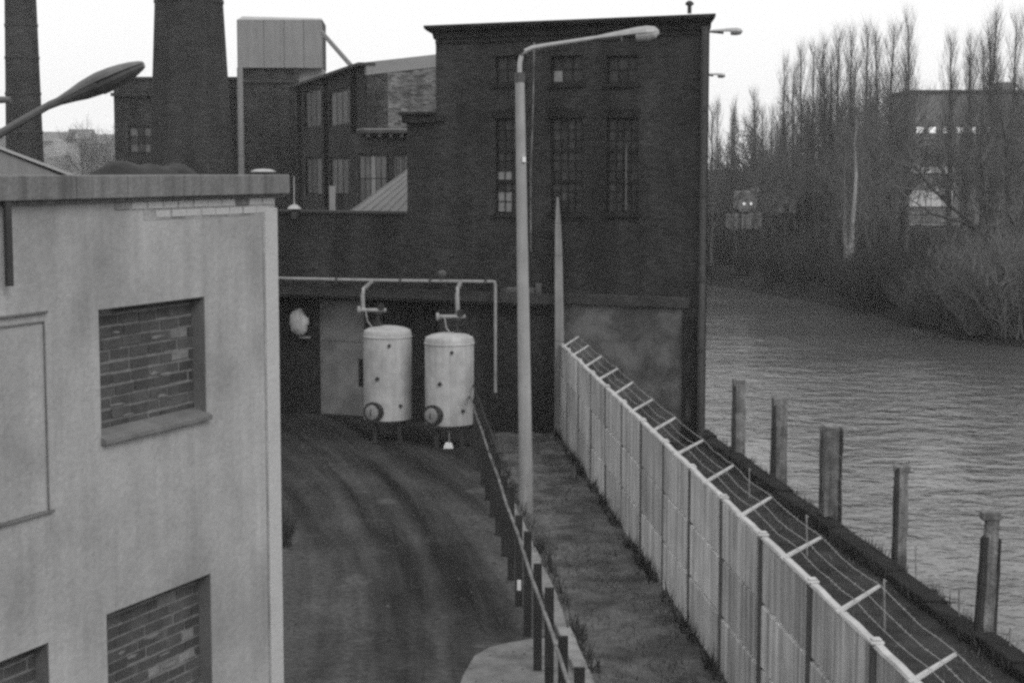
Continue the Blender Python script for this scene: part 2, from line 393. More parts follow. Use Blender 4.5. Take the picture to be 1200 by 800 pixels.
def water_mat():
    m = bpy.data.materials.new('river_water'); m.use_nodes = True
    t = m.node_tree; N = t.nodes; L = t.links; b = N['Principled BSDF']
    b.inputs['Base Color'].default_value = (0.075, 0.075, 0.075, 1); b.inputs['Roughness'].default_value = 0.07
    b.inputs['IOR'].default_value = 1.33; b.inputs['Specular IOR Level'].default_value = 0.5
    g = N.new('ShaderNodeNewGeometry')
    def layer(sx, sy, rot, scale, det, rough=.55):
        mp = N.new('ShaderNodeMapping'); mp.inputs['Scale'].default_value = (sx, sy, 1); mp.inputs['Rotation'].default_value = (0, 0, rot); L.new(g.outputs['Position'], mp.inputs['Vector'])
        n = N.new('ShaderNodeTexNoise'); n.inputs['Scale'].default_value = scale; n.inputs['Detail'].default_value = det; n.inputs['Roughness'].default_value = rough; n.inputs['Distortion'].default_value = .4
        L.new(mp.outputs[0], n.inputs['Vector']); return n.outputs['Fac']
    a = layer(.8, 1, .3, .85, 3); c = layer(.85, 1, -.3, 2.4, 4); e = layer(.3, 1, .05, .10, 4)
    def ma(op, x, y, z=None):
        k = N.new('ShaderNodeMath'); k.operation = op
        for q, v in enumerate((x, y, z)):
            if v is None: continue
            if isinstance(v, (int, float)): k.inputs[q].default_value = v
            else: L.new(v, k.inputs[q])
        return k.outputs[0]
    hgt = ma('MULTIPLY_ADD', c, .38, a)
    mr = N.new('ShaderNodeMapRange'); mr.inputs['From Min'].default_value = .35; mr.inputs['From Max'].default_value = .65; mr.inputs['To Min'].default_value = .25; mr.inputs['To Max'].default_value = 1.0
    L.new(e, mr.inputs['Value'])                        # gusts: calmer and rougher lanes
    bp = N.new('ShaderNodeBump'); bp.inputs['Distance'].default_value = 0.22
    sy = N.new('ShaderNodeSeparateXYZ'); L.new(g.outputs['Position'], sy.inputs[0])          # sheltered water under the far trees
    sh_ = N.new('ShaderNodeMapRange'); sh_.inputs['From Min'].default_value = 62; sh_.inputs['From Max'].default_value = 95; sh_.inputs['To Min'].default_value = 1; sh_.inputs['To Max'].default_value = .38; L.new(sy.outputs[1], sh_.inputs['Value'])
    L.new(ma('MULTIPLY', mr.outputs[0], sh_.outputs[0]), bp.inputs['Strength']); L.new(hgt, bp.inputs['Height']); L.new(bp.outputs[0], b.inputs['Normal'])
    return m
M['water'] = water_mat()

# ------------------------------------------------------------------ setting: ground, quay, water, far bank
QA, QB = G(828, 514), G(1200, 784)                 # quay edge on the ground
qd = (QA - QB); qd = Vector((qd.x, qd.y, 0)).normalized()
def quay_x(y): return QA.x + (y - QA.y) * qd.x / qd.y
WZ = -1.5                                          # water level

mb = MB(); mb.prism([(-400, -60), (quay_x(-60) - .2, -60), (quay_x(112) - .2, 112), (-60, 130), (-400, 170)], -2.6, 0.0)
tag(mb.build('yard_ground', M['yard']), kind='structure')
mb = MB(); mb.quad((-900, -80, WZ), (900, -80, WZ), (900, 420, WZ), (-900, 420, WZ))
tag(mb.build('river', M['water']), kind='structure')

shore = [(-900, 330), (-400, 260), (-100, 205), (-20, 172), (8, 152)]
shore += [tuple(G(px, py, WZ).xy) for px, py in ((830, 333), (920, 348), (1000, 366), (1060, 381), (1110, 396), (1200, 407))]
shore += [(40, 83), (70, 72), (160, 50), (500, 10), (1200, -60)]
def far_bank():
    mb = MB(); n = len(shore); rows = []
    for k, (d, z) in enumerate(((-1.0, WZ - .6), (0.4, WZ + .1), (2.5, WZ + 1.0), (6, WZ + 1.7), (14, 0.5), (60, 0.9), (3500, 2.0))):
        r = []
        for i, (x, y) in enumerate(shore):
            a = Vector(shore[max(i - 1, 0)]); b = Vector(shore[min(i + 1, n - 1)]); t = (b - a).normalized(); nn = Vector((-t.y, t.x))
            if nn.y < 0: nn = -nn
            if d > 50: nn = Vector((0.35 * (1 if x > 20 else 0), 1)).normalized()
            wob = 0.5 * math.sin(i * 2.7 + k * 1.9) if 0 < d < 20 else 0
            r.append((x + nn.x * (d + wob), y + nn.y * (d + wob), z + (0.15 * math.sin(i * 5.1 + k) if d < 60 else 0)))
        rows.append(r)
    for k in range(len(rows) - 1):
        for i in range(n - 1): mb.quad(rows[k][i], rows[k][i + 1], rows[k + 1][i + 1], rows[k + 1][i])
    return tag(mb.build('far_bank', M['far_land'], smooth=True), kind='structure')
far_bank()

# quay: facing wall and a broken edge beam in lengths
mb = MB()
mb.box8([(quay_x(-30) - .2, -30, -2.6), (quay_x(-30), -30, -2.6), (quay_x(112), 112, -2.6), (quay_x(112) - .2, 112, -2.6),
         (quay_x(-30) - .2, -30, 0.02), (quay_x(-30), -30, 0.02), (quay_x(112), 112, 0.02), (quay_x(112) - .2, 112, 0.02)])
qw = tag(mb.build('quay_wall', M['quay']), 'dark timber quay wall dropping from the strip to the river', 'quay wall')
y = 12.0
while y < 50:
    l = random.uniform(1.6, 2.6); y1 = min(y + l, 50.3); mb = MB(); e = random.uniform(-.04, .04); h = random.uniform(.20, .30)
    x0, x1 = quay_x(y), quay_x(y1)
    mb.box8([(x0 - .42 + e, y, 0.03), (x0 + .06 + e, y, 0.03), (x1 + .06 + e, y1 - .006, 0.03), (x1 - .42 + e, y1 - .006, 0.03),
             (x0 - .38 + e, y, h), (x0 + .03 + e, y, h), (x1 + .03 + e, y1 - .006, h + random.uniform(-.03, .03)), (x1 - .38 + e, y1 - .006, h)])
    mb.build('edge_beam', M['quay'], qw, bevel=0.03); y = y1

# ------------------------------------------------------------------ slab wall with barbed wire
WA = G(657, 511); WB = G(848, 790)
wd = Vector((WB.x - WA.x, WB.y - WA.y, 0)).normalized()          # towards the camera
wfr = Frame(WA, wd)                                               # u grows towards the camera, n faces the yard
if wfr.n.x > 0: wfr.n = -wfr.n
WH = 2.80
def wall_u(Y): return (Y - WA.y) / wd.y
slab_wall = thing('slab_wall', 'pale stained concrete slab wall with leaning arms of barbed wire between the yard and the river', 'wall', (WA.x, WA.y, 0))
PY = [21.08 + 2.76 * k for k in range(-4, 11)]
posts_u = sorted(wall_u(Y) for Y in PY)
bounds = [0.0] + posts_u
SH = WH / 3
for i in range(len(bounds) - 1):
    a, b = bounds[i] + (.145 if i else .29), bounds[i + 1] - .145
    for k in range(3):
        mb = MB(); z0, z1 = k * SH + (.0 if k == 0 else .025), (k + 1) * SH - .025
        j = random.uniform(-.012, .012)
        mb.fbox(wfr, a, b, z0, z1, -.045 + j, .045 + j)
        mb.build('concrete_slab', M['panel'], slab_wall, bevel=.012)
    # uneven mortar capping on each bay
    mb = MB(); n = 7; prev = None
    for q in range(n + 1):
        u = (a - .14 if i else a) + (b - a + (.28 if i else .14)) * q / n; h = random.uniform(.010, .030); wl = random.uniform(.048, .062)
        cur = [wfr.p(u, WH - .012, wl), wfr.p(u, WH + h, wl * .7), wfr.p(u, WH + h, -.045), wfr.p(u, WH - .012, -.055)]
        if prev:
            for e in range(4): mb.quad(prev[e], prev[(e + 1) % 4], cur[(e + 1) % 4], cur[e])
        else: mb.quad(*cur)
        prev = cur
    mb.quad(*prev)
    mb.build('capping', M['wall_cap'], slab_wall)
for u in posts_u:
    mb = MB(); mb.fbox(wfr, u - .125, u + .125, 0, WH - .015, -.09, .040)
    mb.build('wall_post', M['wall_post'], slab_wall, bevel=.015)
    mb = MB(); mb.fbox(wfr, u - .10, u + .10, WH + .020, WH + .050, -.07, .085); mb.fbox(wfr, u - .05, u + .06, WH + .051, WH + .075, -.05, .06)
    mb.build('post_cap', M['wall_cap'], slab_wall, bevel=.015)
arms = []
mids = [(bounds[i] + bounds[i + 1]) / 2 for i in range(len(bounds) - 1)]
for i, u in enumerate(mids):
    b0 = wfr.p(u, WH + .03, 0); tip = b0 + (-wfr.n) * (.44 + random.uniform(-.03, .02)) + Vector((0, 0, .27 + random.uniform(-.03, .02))) + wfr.u * random.uniform(-.05, .05)
    mb = MB(); d = (tip - b0).normalized(); s = wfr.u; q = d.cross(s)
    c = []
    for p_, r in ((b0 - d * .08, .028), (tip, .019)): c += [p_ + s * r + q * r, p_ - s * r + q * r, p_ - s * r - q * r, p_ + s * r - q * r]
    mb.box8(c); mb.build('wire_arm', M['bracket'], slab_wall, bevel=.008)
    arms.append((b0, tip))
for fr_ in (.32, .62, .97):
    mb = MB(); pts = []
    for i in range(len(arms)):
        p_ = arms[i][0].lerp(arms[i][1], fr_) + Vector((0, 0, .035))
        if pts:
            for k in range(1, 5):
                t = k / 5; s_ = pts_prev.lerp(p_, t); s_.z -= .05 * 4 * t * (1 - t) * random.uniform(.5, 1.2); pts.append(s_)
        pts.append(p_); pts_prev = p_
    mb.tube(pts, .0045, 4)
    for i in range(len(pts) - 1):
        L_ = (pts[i + 1] - pts[i]).length; n = max(1, int(L_ / .14))
        for k in range(n):
            p_ = pts[i].lerp(pts[i + 1], (k + .5) / n); r = Vector((random.uniform(-1, 1), random.uniform(-.4, .4), random.uniform(-1, 1))).normalized() * .02
            mb.tube([p_ - r, p_ + r], .003, 3, False)
    mb.build('barbed_wire', M['wire'], slab_wall)

# tall tapered post at the far end of the wall
eb = at(658, 405, WA.y + .1)
ep = thing('tapered_post', 'tall pale tapered concrete post at the far end of the slab wall', 'post', (WA.x - .05, WA.y - .12, 0))
def tapered(name, m, parent, base, top, w0, w1, b=.02):
    mb = MB(); c = []
    for p_, r in ((base, w0), (top, w1)): c += [(p_.x - r, p_.y - r, p_.z), (p_.x + r, p_.y - r, p_.z), (p_.x + r, p_.y + r, p_.z), (p_.x - r, p_.y + r, p_.z)]
    mb.box8(c); return mb.build(name, m, parent, bevel=b)
b_ = Vector((WA.x - .04, WA.y - .12, 0)); k_ = at(655.5, 400, WA.y - .12); m_ = at(654.5, 300, WA.y - .12); t_ = at(653.5, 231, WA.y - .12)
n_ = at(654, 262, WA.y - .12); tapered('shaft', M['end_post'], ep, b_, k_, .15, .14); tapered('shaft', M['end_post'], ep, k_ + Vector((0, 0, .003)), m_, .138, .115); tapered('shaft', M['end_post'], ep, m_ + Vector((0, 0, .003)), n_, .113, .09); tapered('shaft_tip', M['end_post'], ep, n_ + Vector((0, 0, .003)), t_, .088, .03)

# ------------------------------------------------------------------ ground strips
RA, RB = G(566, 566), G(619, 748)                  # feet of the railing
rd = Vector((RB.x - RA.x, RB.y - RA.y, 0)).normalized()
def rail_x(y): return RA.x + (y - RA.y) * rd.x / rd.y
KA, KB = G(618, 640), G(684, 795)                   # kerb line
def kerb_x(y): return KA.x + (y - KA.y) * (KB.x - KA.x) / (KB.y - KA.y)
def wall_x(y): return WA.x + (y - WA.y) * wd.x / wd.y
mb = MB(); N_ = 40; ys = [12 + (51.0 - 12) * i / N_ for i in range(N_ + 1)]
for i in range(N_):
    for k in range(6):
        def pt(y_, k_):
            x = kerb_x(y_) + (wall_x(y_) - .03 - kerb_x(y_)) * k_ / 6
            z = .05 if k_ in (0, 6) else .05 + .05 * math.sin(y_ * 1.3 + k_ * 2.1) * math.sin(y_ * .37 + k_)
            return (x, y_, max(z, .02))
        mb.quad(pt(ys[i], k), pt(ys[i], k + 1), pt(ys[i + 1], k + 1), pt(ys[i + 1], k))
tag(mb.build('soil_strip', M['soil'], smooth=True), kind='structure')
mb = MB()
for i in range(N_):
    for k in range(4):
        def pt(y_, k_):
            x = wall_x(y_) + .1 + (quay_x(y_) - .43 - wall_x(y_) - .1) * k_ / 4
            return (x, y_, .03 + .05 * abs(math.sin(y_ * .9 + k_ * 1.7)))
        mb.quad(pt(ys[i], k), pt(ys[i], k + 1), pt(ys[i + 1], k + 1), pt(ys[i + 1], k))
tag(mb.build('river_strip', M['river_soil'], smooth=True), kind='structure')
# grass blades on both strips
mb = MB()
for i in range(16000):
    y_ = random.uniform(17, 50.5)
    if random.random() < .68: a, b = kerb_x(y_) + .05, wall_x(y_) - .1
    else: a, b = wall_x(y_) + .15, quay_x(y_) - .4
    x = random.uniform(a, b)
    if math.sin(x * 2.3 + 1.1) * math.sin(y_ * .7) + .6 * math.sin(x * 5 + y_ * 1.7) < random.uniform(-1.2, .5): continue
    h = random.uniform(.04, .14); an = random.uniform(0, 2 * PI); wv = Vector((math.cos(an), math.sin(an), 0)) * random.uniform(.008, .016)
    p_ = Vector((x, y_, .04)); tp = p_ + Vector((random.uniform(-.06, .06), random.uniform(-.06, .06), h))
    mb.add([p_ - wv, p_ + wv, tp], [(0, 1, 2)])
tag(mb.build('grass', M['grass']), kind='stuff')

mb = MB()
for i in range(2600):                                # weeds along the wall foot, kerb and quay edge
    y_ = random.uniform(17, 50.5); w_ = random.random()
    x = quay_x(y_) - random.choice((.46, .40, .02, -.05)) if w_ < .6 else (wall_x(y_) - random.uniform(.08, .25) if w_ < .85 else kerb_x(y_) + random.uniform(.13, .3))
    if math.sin(y_ * 2.9) + math.sin(y_ * 1.1 + 2) < random.uniform(-1.5, 1.2): continue
    for q in range(3):
        wv = Vector((random.uniform(-.02, .02), random.uniform(-.02, .02), 0)); p_ = Vector((x + random.uniform(-.05, .05), y_ + random.uniform(-.05, .05), .03)); mb.add([p_ - wv, p_ + wv, p_ + Vector((random.uniform(-.14, .14), random.uniform(-.14, .14), random.uniform(.12, .42)))], [(0, 1, 2)])
tag(mb.build('weeds', M['weeds']), kind='stuff')
mb = MB()
for i in range(3000):                                # grit and clods
    y_ = random.uniform(24, 54); x = random.uniform(-9, wall_x(y_)); r = random.uniform(.010, .034) * (1 if random.random() < .95 else 2.0)
    if x > kerb_x(y_) - .2 and random.random() < .6: continue
    c = Vector((x, y_, r * .3 + (.06 if x > kerb_x(y_) else 0))); a = random.uniform(0, 6)
    ring = [c + Vector((math.cos(a + q * PI / 2) * r * random.uniform(.7, 1.3), math.sin(a + q * PI / 2) * r * random.uniform(.7, 1.3), -r * .3)) for q in range(4)]
    mb.add(ring + [c + Vector((0, 0, r * .6))], [(0, 1, 4), (1, 2, 4), (2, 3, 4), (3, 0, 4)])
tag(mb.build('grit', M['grit']), kind='stuff')
kerb = thing('kerb', 'pale worn concrete kerb beside the dark railing', 'kerb', (KA.x, KA.y, 0))
y_ = 24.0
while y_ < 46:
    l = 1.0; mb = MB(); x0, x1 = kerb_x(y_), kerb_x(y_ + l); h = .10 + random.uniform(-.015, .015); e = random.uniform(-.015, .015)
    mb.box8([(x0 - .12 + e, y_, 0), (x0 + .12 + e, y_, 0), (x1 + .12 + e, y_ + l - .012, 0), (x1 - .12 + e, y_ + l - .012, 0),
             (x0 - .12 + e, y_, h), (x0 + .12 + e, y_, h), (x1 + .12 + e, y_ + l - .012, h), (x1 - .12 + e, y_ + l - .012, h)])
    mb.build('kerb_stone', M['kerb'], kerb, bevel=.02); y_ += l

def sheet(name, m, pix, z, kind='structure'):
    mb = MB(); pts = [G(px, py, z) for px, py in pix]; mb.add(pts, [tuple(range(len(pts)))])
    return tag(mb.build(name, m), kind=kind)
sheet('concrete_apron', M['apron'], [(530, 830), (543, 790), (556, 768), (575, 757), (598, 752), (622, 748), (645, 747), (664, 752), (676, 775), (690, 830)], .006)
for i, (px, py, a, b) in enumerate(((571, 568, 9, 3), (579, 577, 8, 2), (474, 677, 8, 6), (358, 652, 26, 5), (352, 690, 30, 7), (590, 675, 14, 8))):
    sheet('puddle', M['puddle'] if i < 2 else M['apron'], [(px + a * math.cos(t * PI / 7) * random.uniform(.7, 1.1), py + b * math.sin(t * PI / 7) * random.uniform(.7, 1.1)) for t in range(14)], .005) if i < 2 else None

# ------------------------------------------------------------------ railing
railing = thing('railing', 'low dark railing of posts with a worn pale rail beside the drive', 'railing', (RA.x, RA.y, 0))
y_ = 20.6; i = 0; rpts = []; tpts = []
while y_ < 51:
    x = rail_x(y_); h = 1.72 if i % 2 else 1.86
    mb = MB(); wv = .068; mb.box(x - wv, x + wv, y_ - .03, y_ + .03, 0, h + random.uniform(-.03, .03)); mb.box(x - wv * .35, x + wv * .35, y_ + .031, y_ + .08, 0, h - .05)
    mb.build('rail_post', M['rail_post'], railing, bevel=.006)
    y_ += 2.02; i += 1
i = 0; y_ = 19.5; sg = []
while y_ < 51.5:
    sg.append(Vector((rail_x(y_) - .075 + .006 * math.sin(y_ * 1.1), y_ - .05, 1.50 + .010 * math.sin(y_ * .9)))); y_ += .9
mb = MB(); mb.tube(sg, .030, 8); mb.build('rail', M['rail'], railing, smooth=True)
mb = MB(); mb.tube([Vector((rail_x(Y) + .03, Y, 1.80 + .02 * math.sin(Y))) for Y in (36, 38, 40, 42, 44, 46, 48, 50, 51.5)], .022, 6); mb.build('top_rail', M['rail_post'], railing, smooth=True)
mb = MB(); mb.box(rail_x(29.5) - .12, rail_x(29.5) - .05, 29.42, 29.44, .62, .80); mb.build('reflector', M['white'], railing)

# ------------------------------------------------------------------ street lamp
def lamp_head(c, d, length, width, parent, top, under, bowl, up=Vector((0, 0, 1)), prof=None):
    """drop-shaped luminaire: c is where the arm enters, d the long direction"""
    d = d.normalized(); s = d.cross(up).normalized(); q = s.cross(d).normalized()
    prof = prof or [(0, .035, .05), (.12, .07, .06), (.3, .16, .10), (.5, .30, .14), (.7, .42, .18), (.85, .46, .19), (.95, .36, .15), (1, .10, .05)]
    def loft(sgn, z0, kz, m, name, lo=0.0, hi=1.01, kw=1.0):
        mb = MB(); pr = [p_ for p_ in prof if lo <= p_[0] <= hi]; k = 9; rows = []
        for t, wv, hv in pr:
            r = []
            for i in range(k):
                an = PI * i / (k - 1)
                r.append(c + d * (t * length) + s * (math.cos(an) * wv * width * kw) + q * (sgn * math.sin(an) * hv * length * .5 * kz + z0))
            rows.append(r)
        for a in range(len(rows) - 1):
            for i in range(k - 1): mb.quad(rows[a][i], rows[a][i + 1], rows[a + 1][i + 1], rows[a + 1][i])
            mb.quad(rows[a][0], rows[a][-1], rows[a + 1][-1], rows[a + 1][0])
        for r in (rows[0], rows[-1]): mb.add(r, [tuple(range(k))])
        return mb.build(name, m, parent, smooth=True)
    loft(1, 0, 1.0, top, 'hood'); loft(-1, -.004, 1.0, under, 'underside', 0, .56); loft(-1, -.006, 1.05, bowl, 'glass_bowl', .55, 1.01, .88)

LB_ = G(617, 603)
lamp = thing('street_lamp', 'tall slim concrete street lamp with curved arm in front of the brick building', 'street lamp', LB_)
Lt = at(609, 88, LB_.y)
mb = MB(); mb.tube([LB_, LB_.lerp(Lt, .35), Lt], [.165, .145, .105], 16); mb.build('mast', M['mast'], lamp, smooth=True)
mb = MB(); d_ = (Lt - LB_).normalized(); mb.tube([Lt - d_ * .16, Lt + d_ * .05], .118, 16); mb.build('collar', M['lamp_dark'], lamp, smooth=True)
arm_px = [(609, 92), (609, 75), (611, 66), (616, 60), (624, 56.5), (640, 53.5), (680, 47.5), (704, 44)]
mb = MB(); apts = [at(px, py, LB_.y - .25 * max(0, (px - 612)) / 90) for px, py in arm_px]; mb.tube(apts, [.058] * 5 + [.052, .05, .05], 10); mb.build('arm', M['lamp_metal'], lamp, smooth=True)
c_ = apts[-2]; tipv = at(769, 38, LB_.y - .55)
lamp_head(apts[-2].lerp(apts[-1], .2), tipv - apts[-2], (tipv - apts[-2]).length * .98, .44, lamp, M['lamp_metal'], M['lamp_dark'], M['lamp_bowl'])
np0, np1 = at(612.2, 190, LB_.y - .14), at(616.2, 184, LB_.y - .14); mb = MB(); mb.box(np0.x, np1.x, LB_.y - .16, LB_.y - .10, np0.z, np1.z)
mb.build('number_plate', M['white'], lamp)

# near street lamp on the left, its mast just outside the frame
NY = 12.0; nb = at(-95, 300, NY); nb.z = 0
nl = thing('street_lamp', 'dark street lamp head on a rising arm above the roof at the left', 'street lamp', nb)
Mtop = at(-88, 178, NY); mb = MB(); mb.tube([nb, Mtop], [.10, .065], 12); mb.build('mast', M['near_lamp'], nl, smooth=True)
p0, p1, p2 = at(-88, 185, NY), at(-40, 172, NY), at(60, 122, NY)
mb = MB(); mb.tube([p0, p1, at(0, 157, NY), p2, at(85, 112, NY)], [.036, .034, .03, .026, .024], 8); mb.build('arm', M['near_lamp'], nl, smooth=True)
a_, b_ = at(52, 126, NY), at(168, 75, NY)
lamp_head(a_, b_ - a_, (b_ - a_).length, .34, nl, M['near_lamp'], M['near_lamp'], M['near_lamp'], prof=[(0, .06, .06), (.15, .09, .075), (.28, .18, .12), (.40, .30, .17), (.5, .38, .19), (.56, .42, .20), (.6, .43, .2), (.7, .43, .19), (.8, .40, .165), (.9, .33, .125), (.97, .22, .08), (1, .14, .05)])
mb = MB(); mb.tube([at(-85, 120, NY), at(-30, 118, NY), at(12, 117, NY)], [.03, .03, .022], 8); mb.build('side_bracket', M['near_lamp'], nl, smooth=True)
mb = MB(); mb.tube([Mtop - Vector((0, 0, .02)), at(-85, 115, NY)], [.06, .05], 10); mb.build('mast_head', M['near_lamp'], nl, smooth=True)

# ------------------------------------------------------------------ brick building
FQ = G(826, 523); FU = Vector((-2.05, 1, 0)).normalized()
fac = Frame(FQ, FU); SIDE = Vector((qd.x, qd.y, 0)).normalized()
SIDE_L = Vector((.16, .987, 0))
def backv(p_, L_): return p_ + SIDE * L_
def backl(p_, L_): return p_ + SIDE_L * L_
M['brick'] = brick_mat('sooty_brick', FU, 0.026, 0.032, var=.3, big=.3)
M['brick_dark'] = brick_mat('dark_brick_base', FU, 0.017, 0.019, var=.25)  # same brick in a darker tone, for base wall and trim
U = lambda px, py=200, off=0: fac.hit(px, py, off)[0]
Zf = lambda px, py, off=0: fac.hit(px, py, off)[1]
bb = thing('brick_building', 'large sooty dark brick power house with cornice and barred windows in the centre', 'building', (FQ.x, FQ.y, 0))
uL = U(511, 150); uS = U(477, 180); uEnd = U(230, 300)
zTop = Zf(670, 24); zC0 = Zf(670, 42); zWing = Zf(400, 248); zSh = Zf(500, 135); zLed = Zf(500, 351); zL1 = Zf(500, 339)
tallw = []; smallw = []
for x0, x1 in ((580, 617), (645, 683), (710, 748)):
    tallw.append((U(x1), U(x0), Zf(x0, 250), Zf(x0, 138.5))); smallw.append((U(x1, 80), U(x0, 80), Zf(x0, 98), Zf(x0, 66)))
mb = MB(); mb.wall(fac, .085, uL, zLed, zC0 + .3, tallw + smallw, .15, .17)
mb.box8([fac.p(0, zLed, 0), fac.p(.084, zLed, 0), fac.p(.084, zLed, -.17), backv(fac.p(0, zLed, 0), .17), fac.p(0, zC0 + .3, 0), fac.p(.084, zC0 + .3, 0), fac.p(.084, zC0 + .3, -.17), backv(fac.p(0, zC0 + .3, 0), .17)])
mb.build('front_wall', M['brick'], bb)
# body behind the front wall (sides, roof)
def prism_body(u0, u1, z0, z1, L_, m, name, parent, d=-.46):
    mb = MB(); a, b = backv(fac.p(u0, 0, 0), -d), backl(fac.p(u1, 0, 0), -d)
    mb.prism([(a.x, a.y), (b.x, b.y), tuple(backl(b, L_).xy), tuple(backv(a, L_).xy)], z0, z1)
    return mb.build(name, m, parent)
prism_body(.003, uL - .003, 0, zTop - .12, 15, M['brick'], 'rear_body', bb, -.2)
mb = MB(); mb.wall(fac, uL + .002, uS, zLed, zSh - .25, [], .1, .45); mb.build('shoulder_wall', M['brick'], bb)
mb = MB(); mb.wall(fac, uS + .002, uEnd, zLed, zWing - .06, [], .1, .45); mb.build('wing_wall', M['brick'], bb)
prism_body(uL + .01, uS - .01, 0, zSh - .3, 4, M['brick'], 'rear_body', bb, -1.1)
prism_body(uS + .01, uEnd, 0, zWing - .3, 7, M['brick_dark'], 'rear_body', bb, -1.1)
mb = MB(); mb.fbox(fac, uS + .01, uEnd, zWing - .058, zWing + .03, -.5, .07); mb.build('wing_coping', M['roof_dark'], bb, bevel=.015)
u0s, u1s = U(523, 130), U(478, 130)
mb = MB(); mb.fbox(fac, uL + .003, uS + .1, zSh - .248, zSh, -.52, .16); mb.fbox(fac, uL + .003, uS + .2, zSh + .002, zSh + .1, -.55, .22); mb.build('shoulder_cap', M['brick_dark'], bb, bevel=.02)
mb = MB(); mb.fbox(fac, u0s, uL - .001, zSh - .2, zSh, .004, .10); mb.build('shoulder_return', M['brick_dark'], bb, bevel=.02)
# flared cornice, front and returning along both ends
prof = [(.0, zC0), (.05, zC0 + .05), (.08, zC0 + .20), (.20, zTop - .16), (.27, zTop - .08), (.27, zTop)]
mb = MB(); rows = []
for dd, z in prof:
    rows.append([backv(fac.p(-dd, z, dd), 14), fac.p(-dd, z, dd), fac.p(uL + dd, z, dd), backl(fac.p(uL + dd, z, dd), 14)])
for i in range(len(rows) - 1):
    for k in range(3): mb.quad(rows[i][k], rows[i][k + 1], rows[i + 1][k + 1], rows[i + 1][k])
mb.add(rows[-1], [(0, 1, 2, 3)]); mb.build('cornice', M['brick_dark'], bb)
mb = MB(); mb.fbox(fac, .01, uL - .01, zC0 - .10, zC0 - .02, .002, .05); mb.build('string_course', M['brick_dark'], bb)
# lower storey set back under the ledge, left of the plastered panel
uP = U(659, 430); uPr = U(801, 430)
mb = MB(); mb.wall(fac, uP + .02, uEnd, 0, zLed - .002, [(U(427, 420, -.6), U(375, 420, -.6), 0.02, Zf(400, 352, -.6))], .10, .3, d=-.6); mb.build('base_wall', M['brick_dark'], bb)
mb = MB(); mb.fbox(fac, uP + .02, uEnd, zLed + .002, zL1, .004, .16); mb.build('ledge', M['ledge'], bb, bevel=.02)
mb = MB(); mb.fbox(fac, uP + .02, uEnd, zLed - .06, zLed - .003, -.62, .10); mb.build('soffit_slab', M['ledge'], bb)
# pieces lying on the ledge
for px, wv, h in ((343, 14, .22), (367, 9, .16), (412, 12, .14), (478, 12, .14), (596, 8, .12), (612, 18, .16), (628, 12, .16), (636, 7, .30)):
    mb = MB(); u = U(px, 340); mb.fbox(fac, u, u + wv * .026, zL1 + .003, zL1 + h, .03, .14); mb.build('loose_brick', M['plaster'] if px > 600 else M['ledge'], bb, bevel=.02)
# plastered panel, coping, pier
zP = Zf(730, 358)
mb = MB(); mb.wall(fac, uPr, uP, 0, zP, [], .1, .6, d=.05); mb.build('plaster_panel', M['plaster'], bb)
mb = MB(); mb.fbox(fac, U(808, 350, .1), U(655, 350, .1), zP + .002, Zf(730, 346, .1), -.1, .17); mb.build('panel_coping', M['kerb'] if False else M['ledge'], bb, bevel=.02)
mb = MB(); mb.fbox(fac, .10, uPr - .003, -.4, zP, -.3, .16); mb.build('pier', M['black'], bb, bevel=.03)
mb = MB(); mb.fbox(fac, U(811, 480), U(806, 480), Zf(808, 492), Zf(808, 468), .163, .18); mb.build('pier_plate', M['ledge'], bb)
mb = MB(); mb.tube([fac.p(.10, zC0 + .1, .10), fac.p(.10, zC0 - .25, .13), fac.p(.10, zP, .13), fac.p(.06, zP - .2, .26), fac.p(.06, -.1, .26)], .10, 12); mb.build('drainpipe', M['dark_metal'], bb, smooth=True)
for z in (zP - 1.2, zP + .8, zP + 3.2, zP + 5.6):
    mb = MB(); mb.tube([fac.p(.06 if z < zP else .10, z, .26 if z < zP else .13), fac.p(.06 if z < zP else .10, z + .12, .26 if z < zP else .13)], .125, 12); mb.build('pipe_clamp', M['dark_metal'], bb, smooth=True)
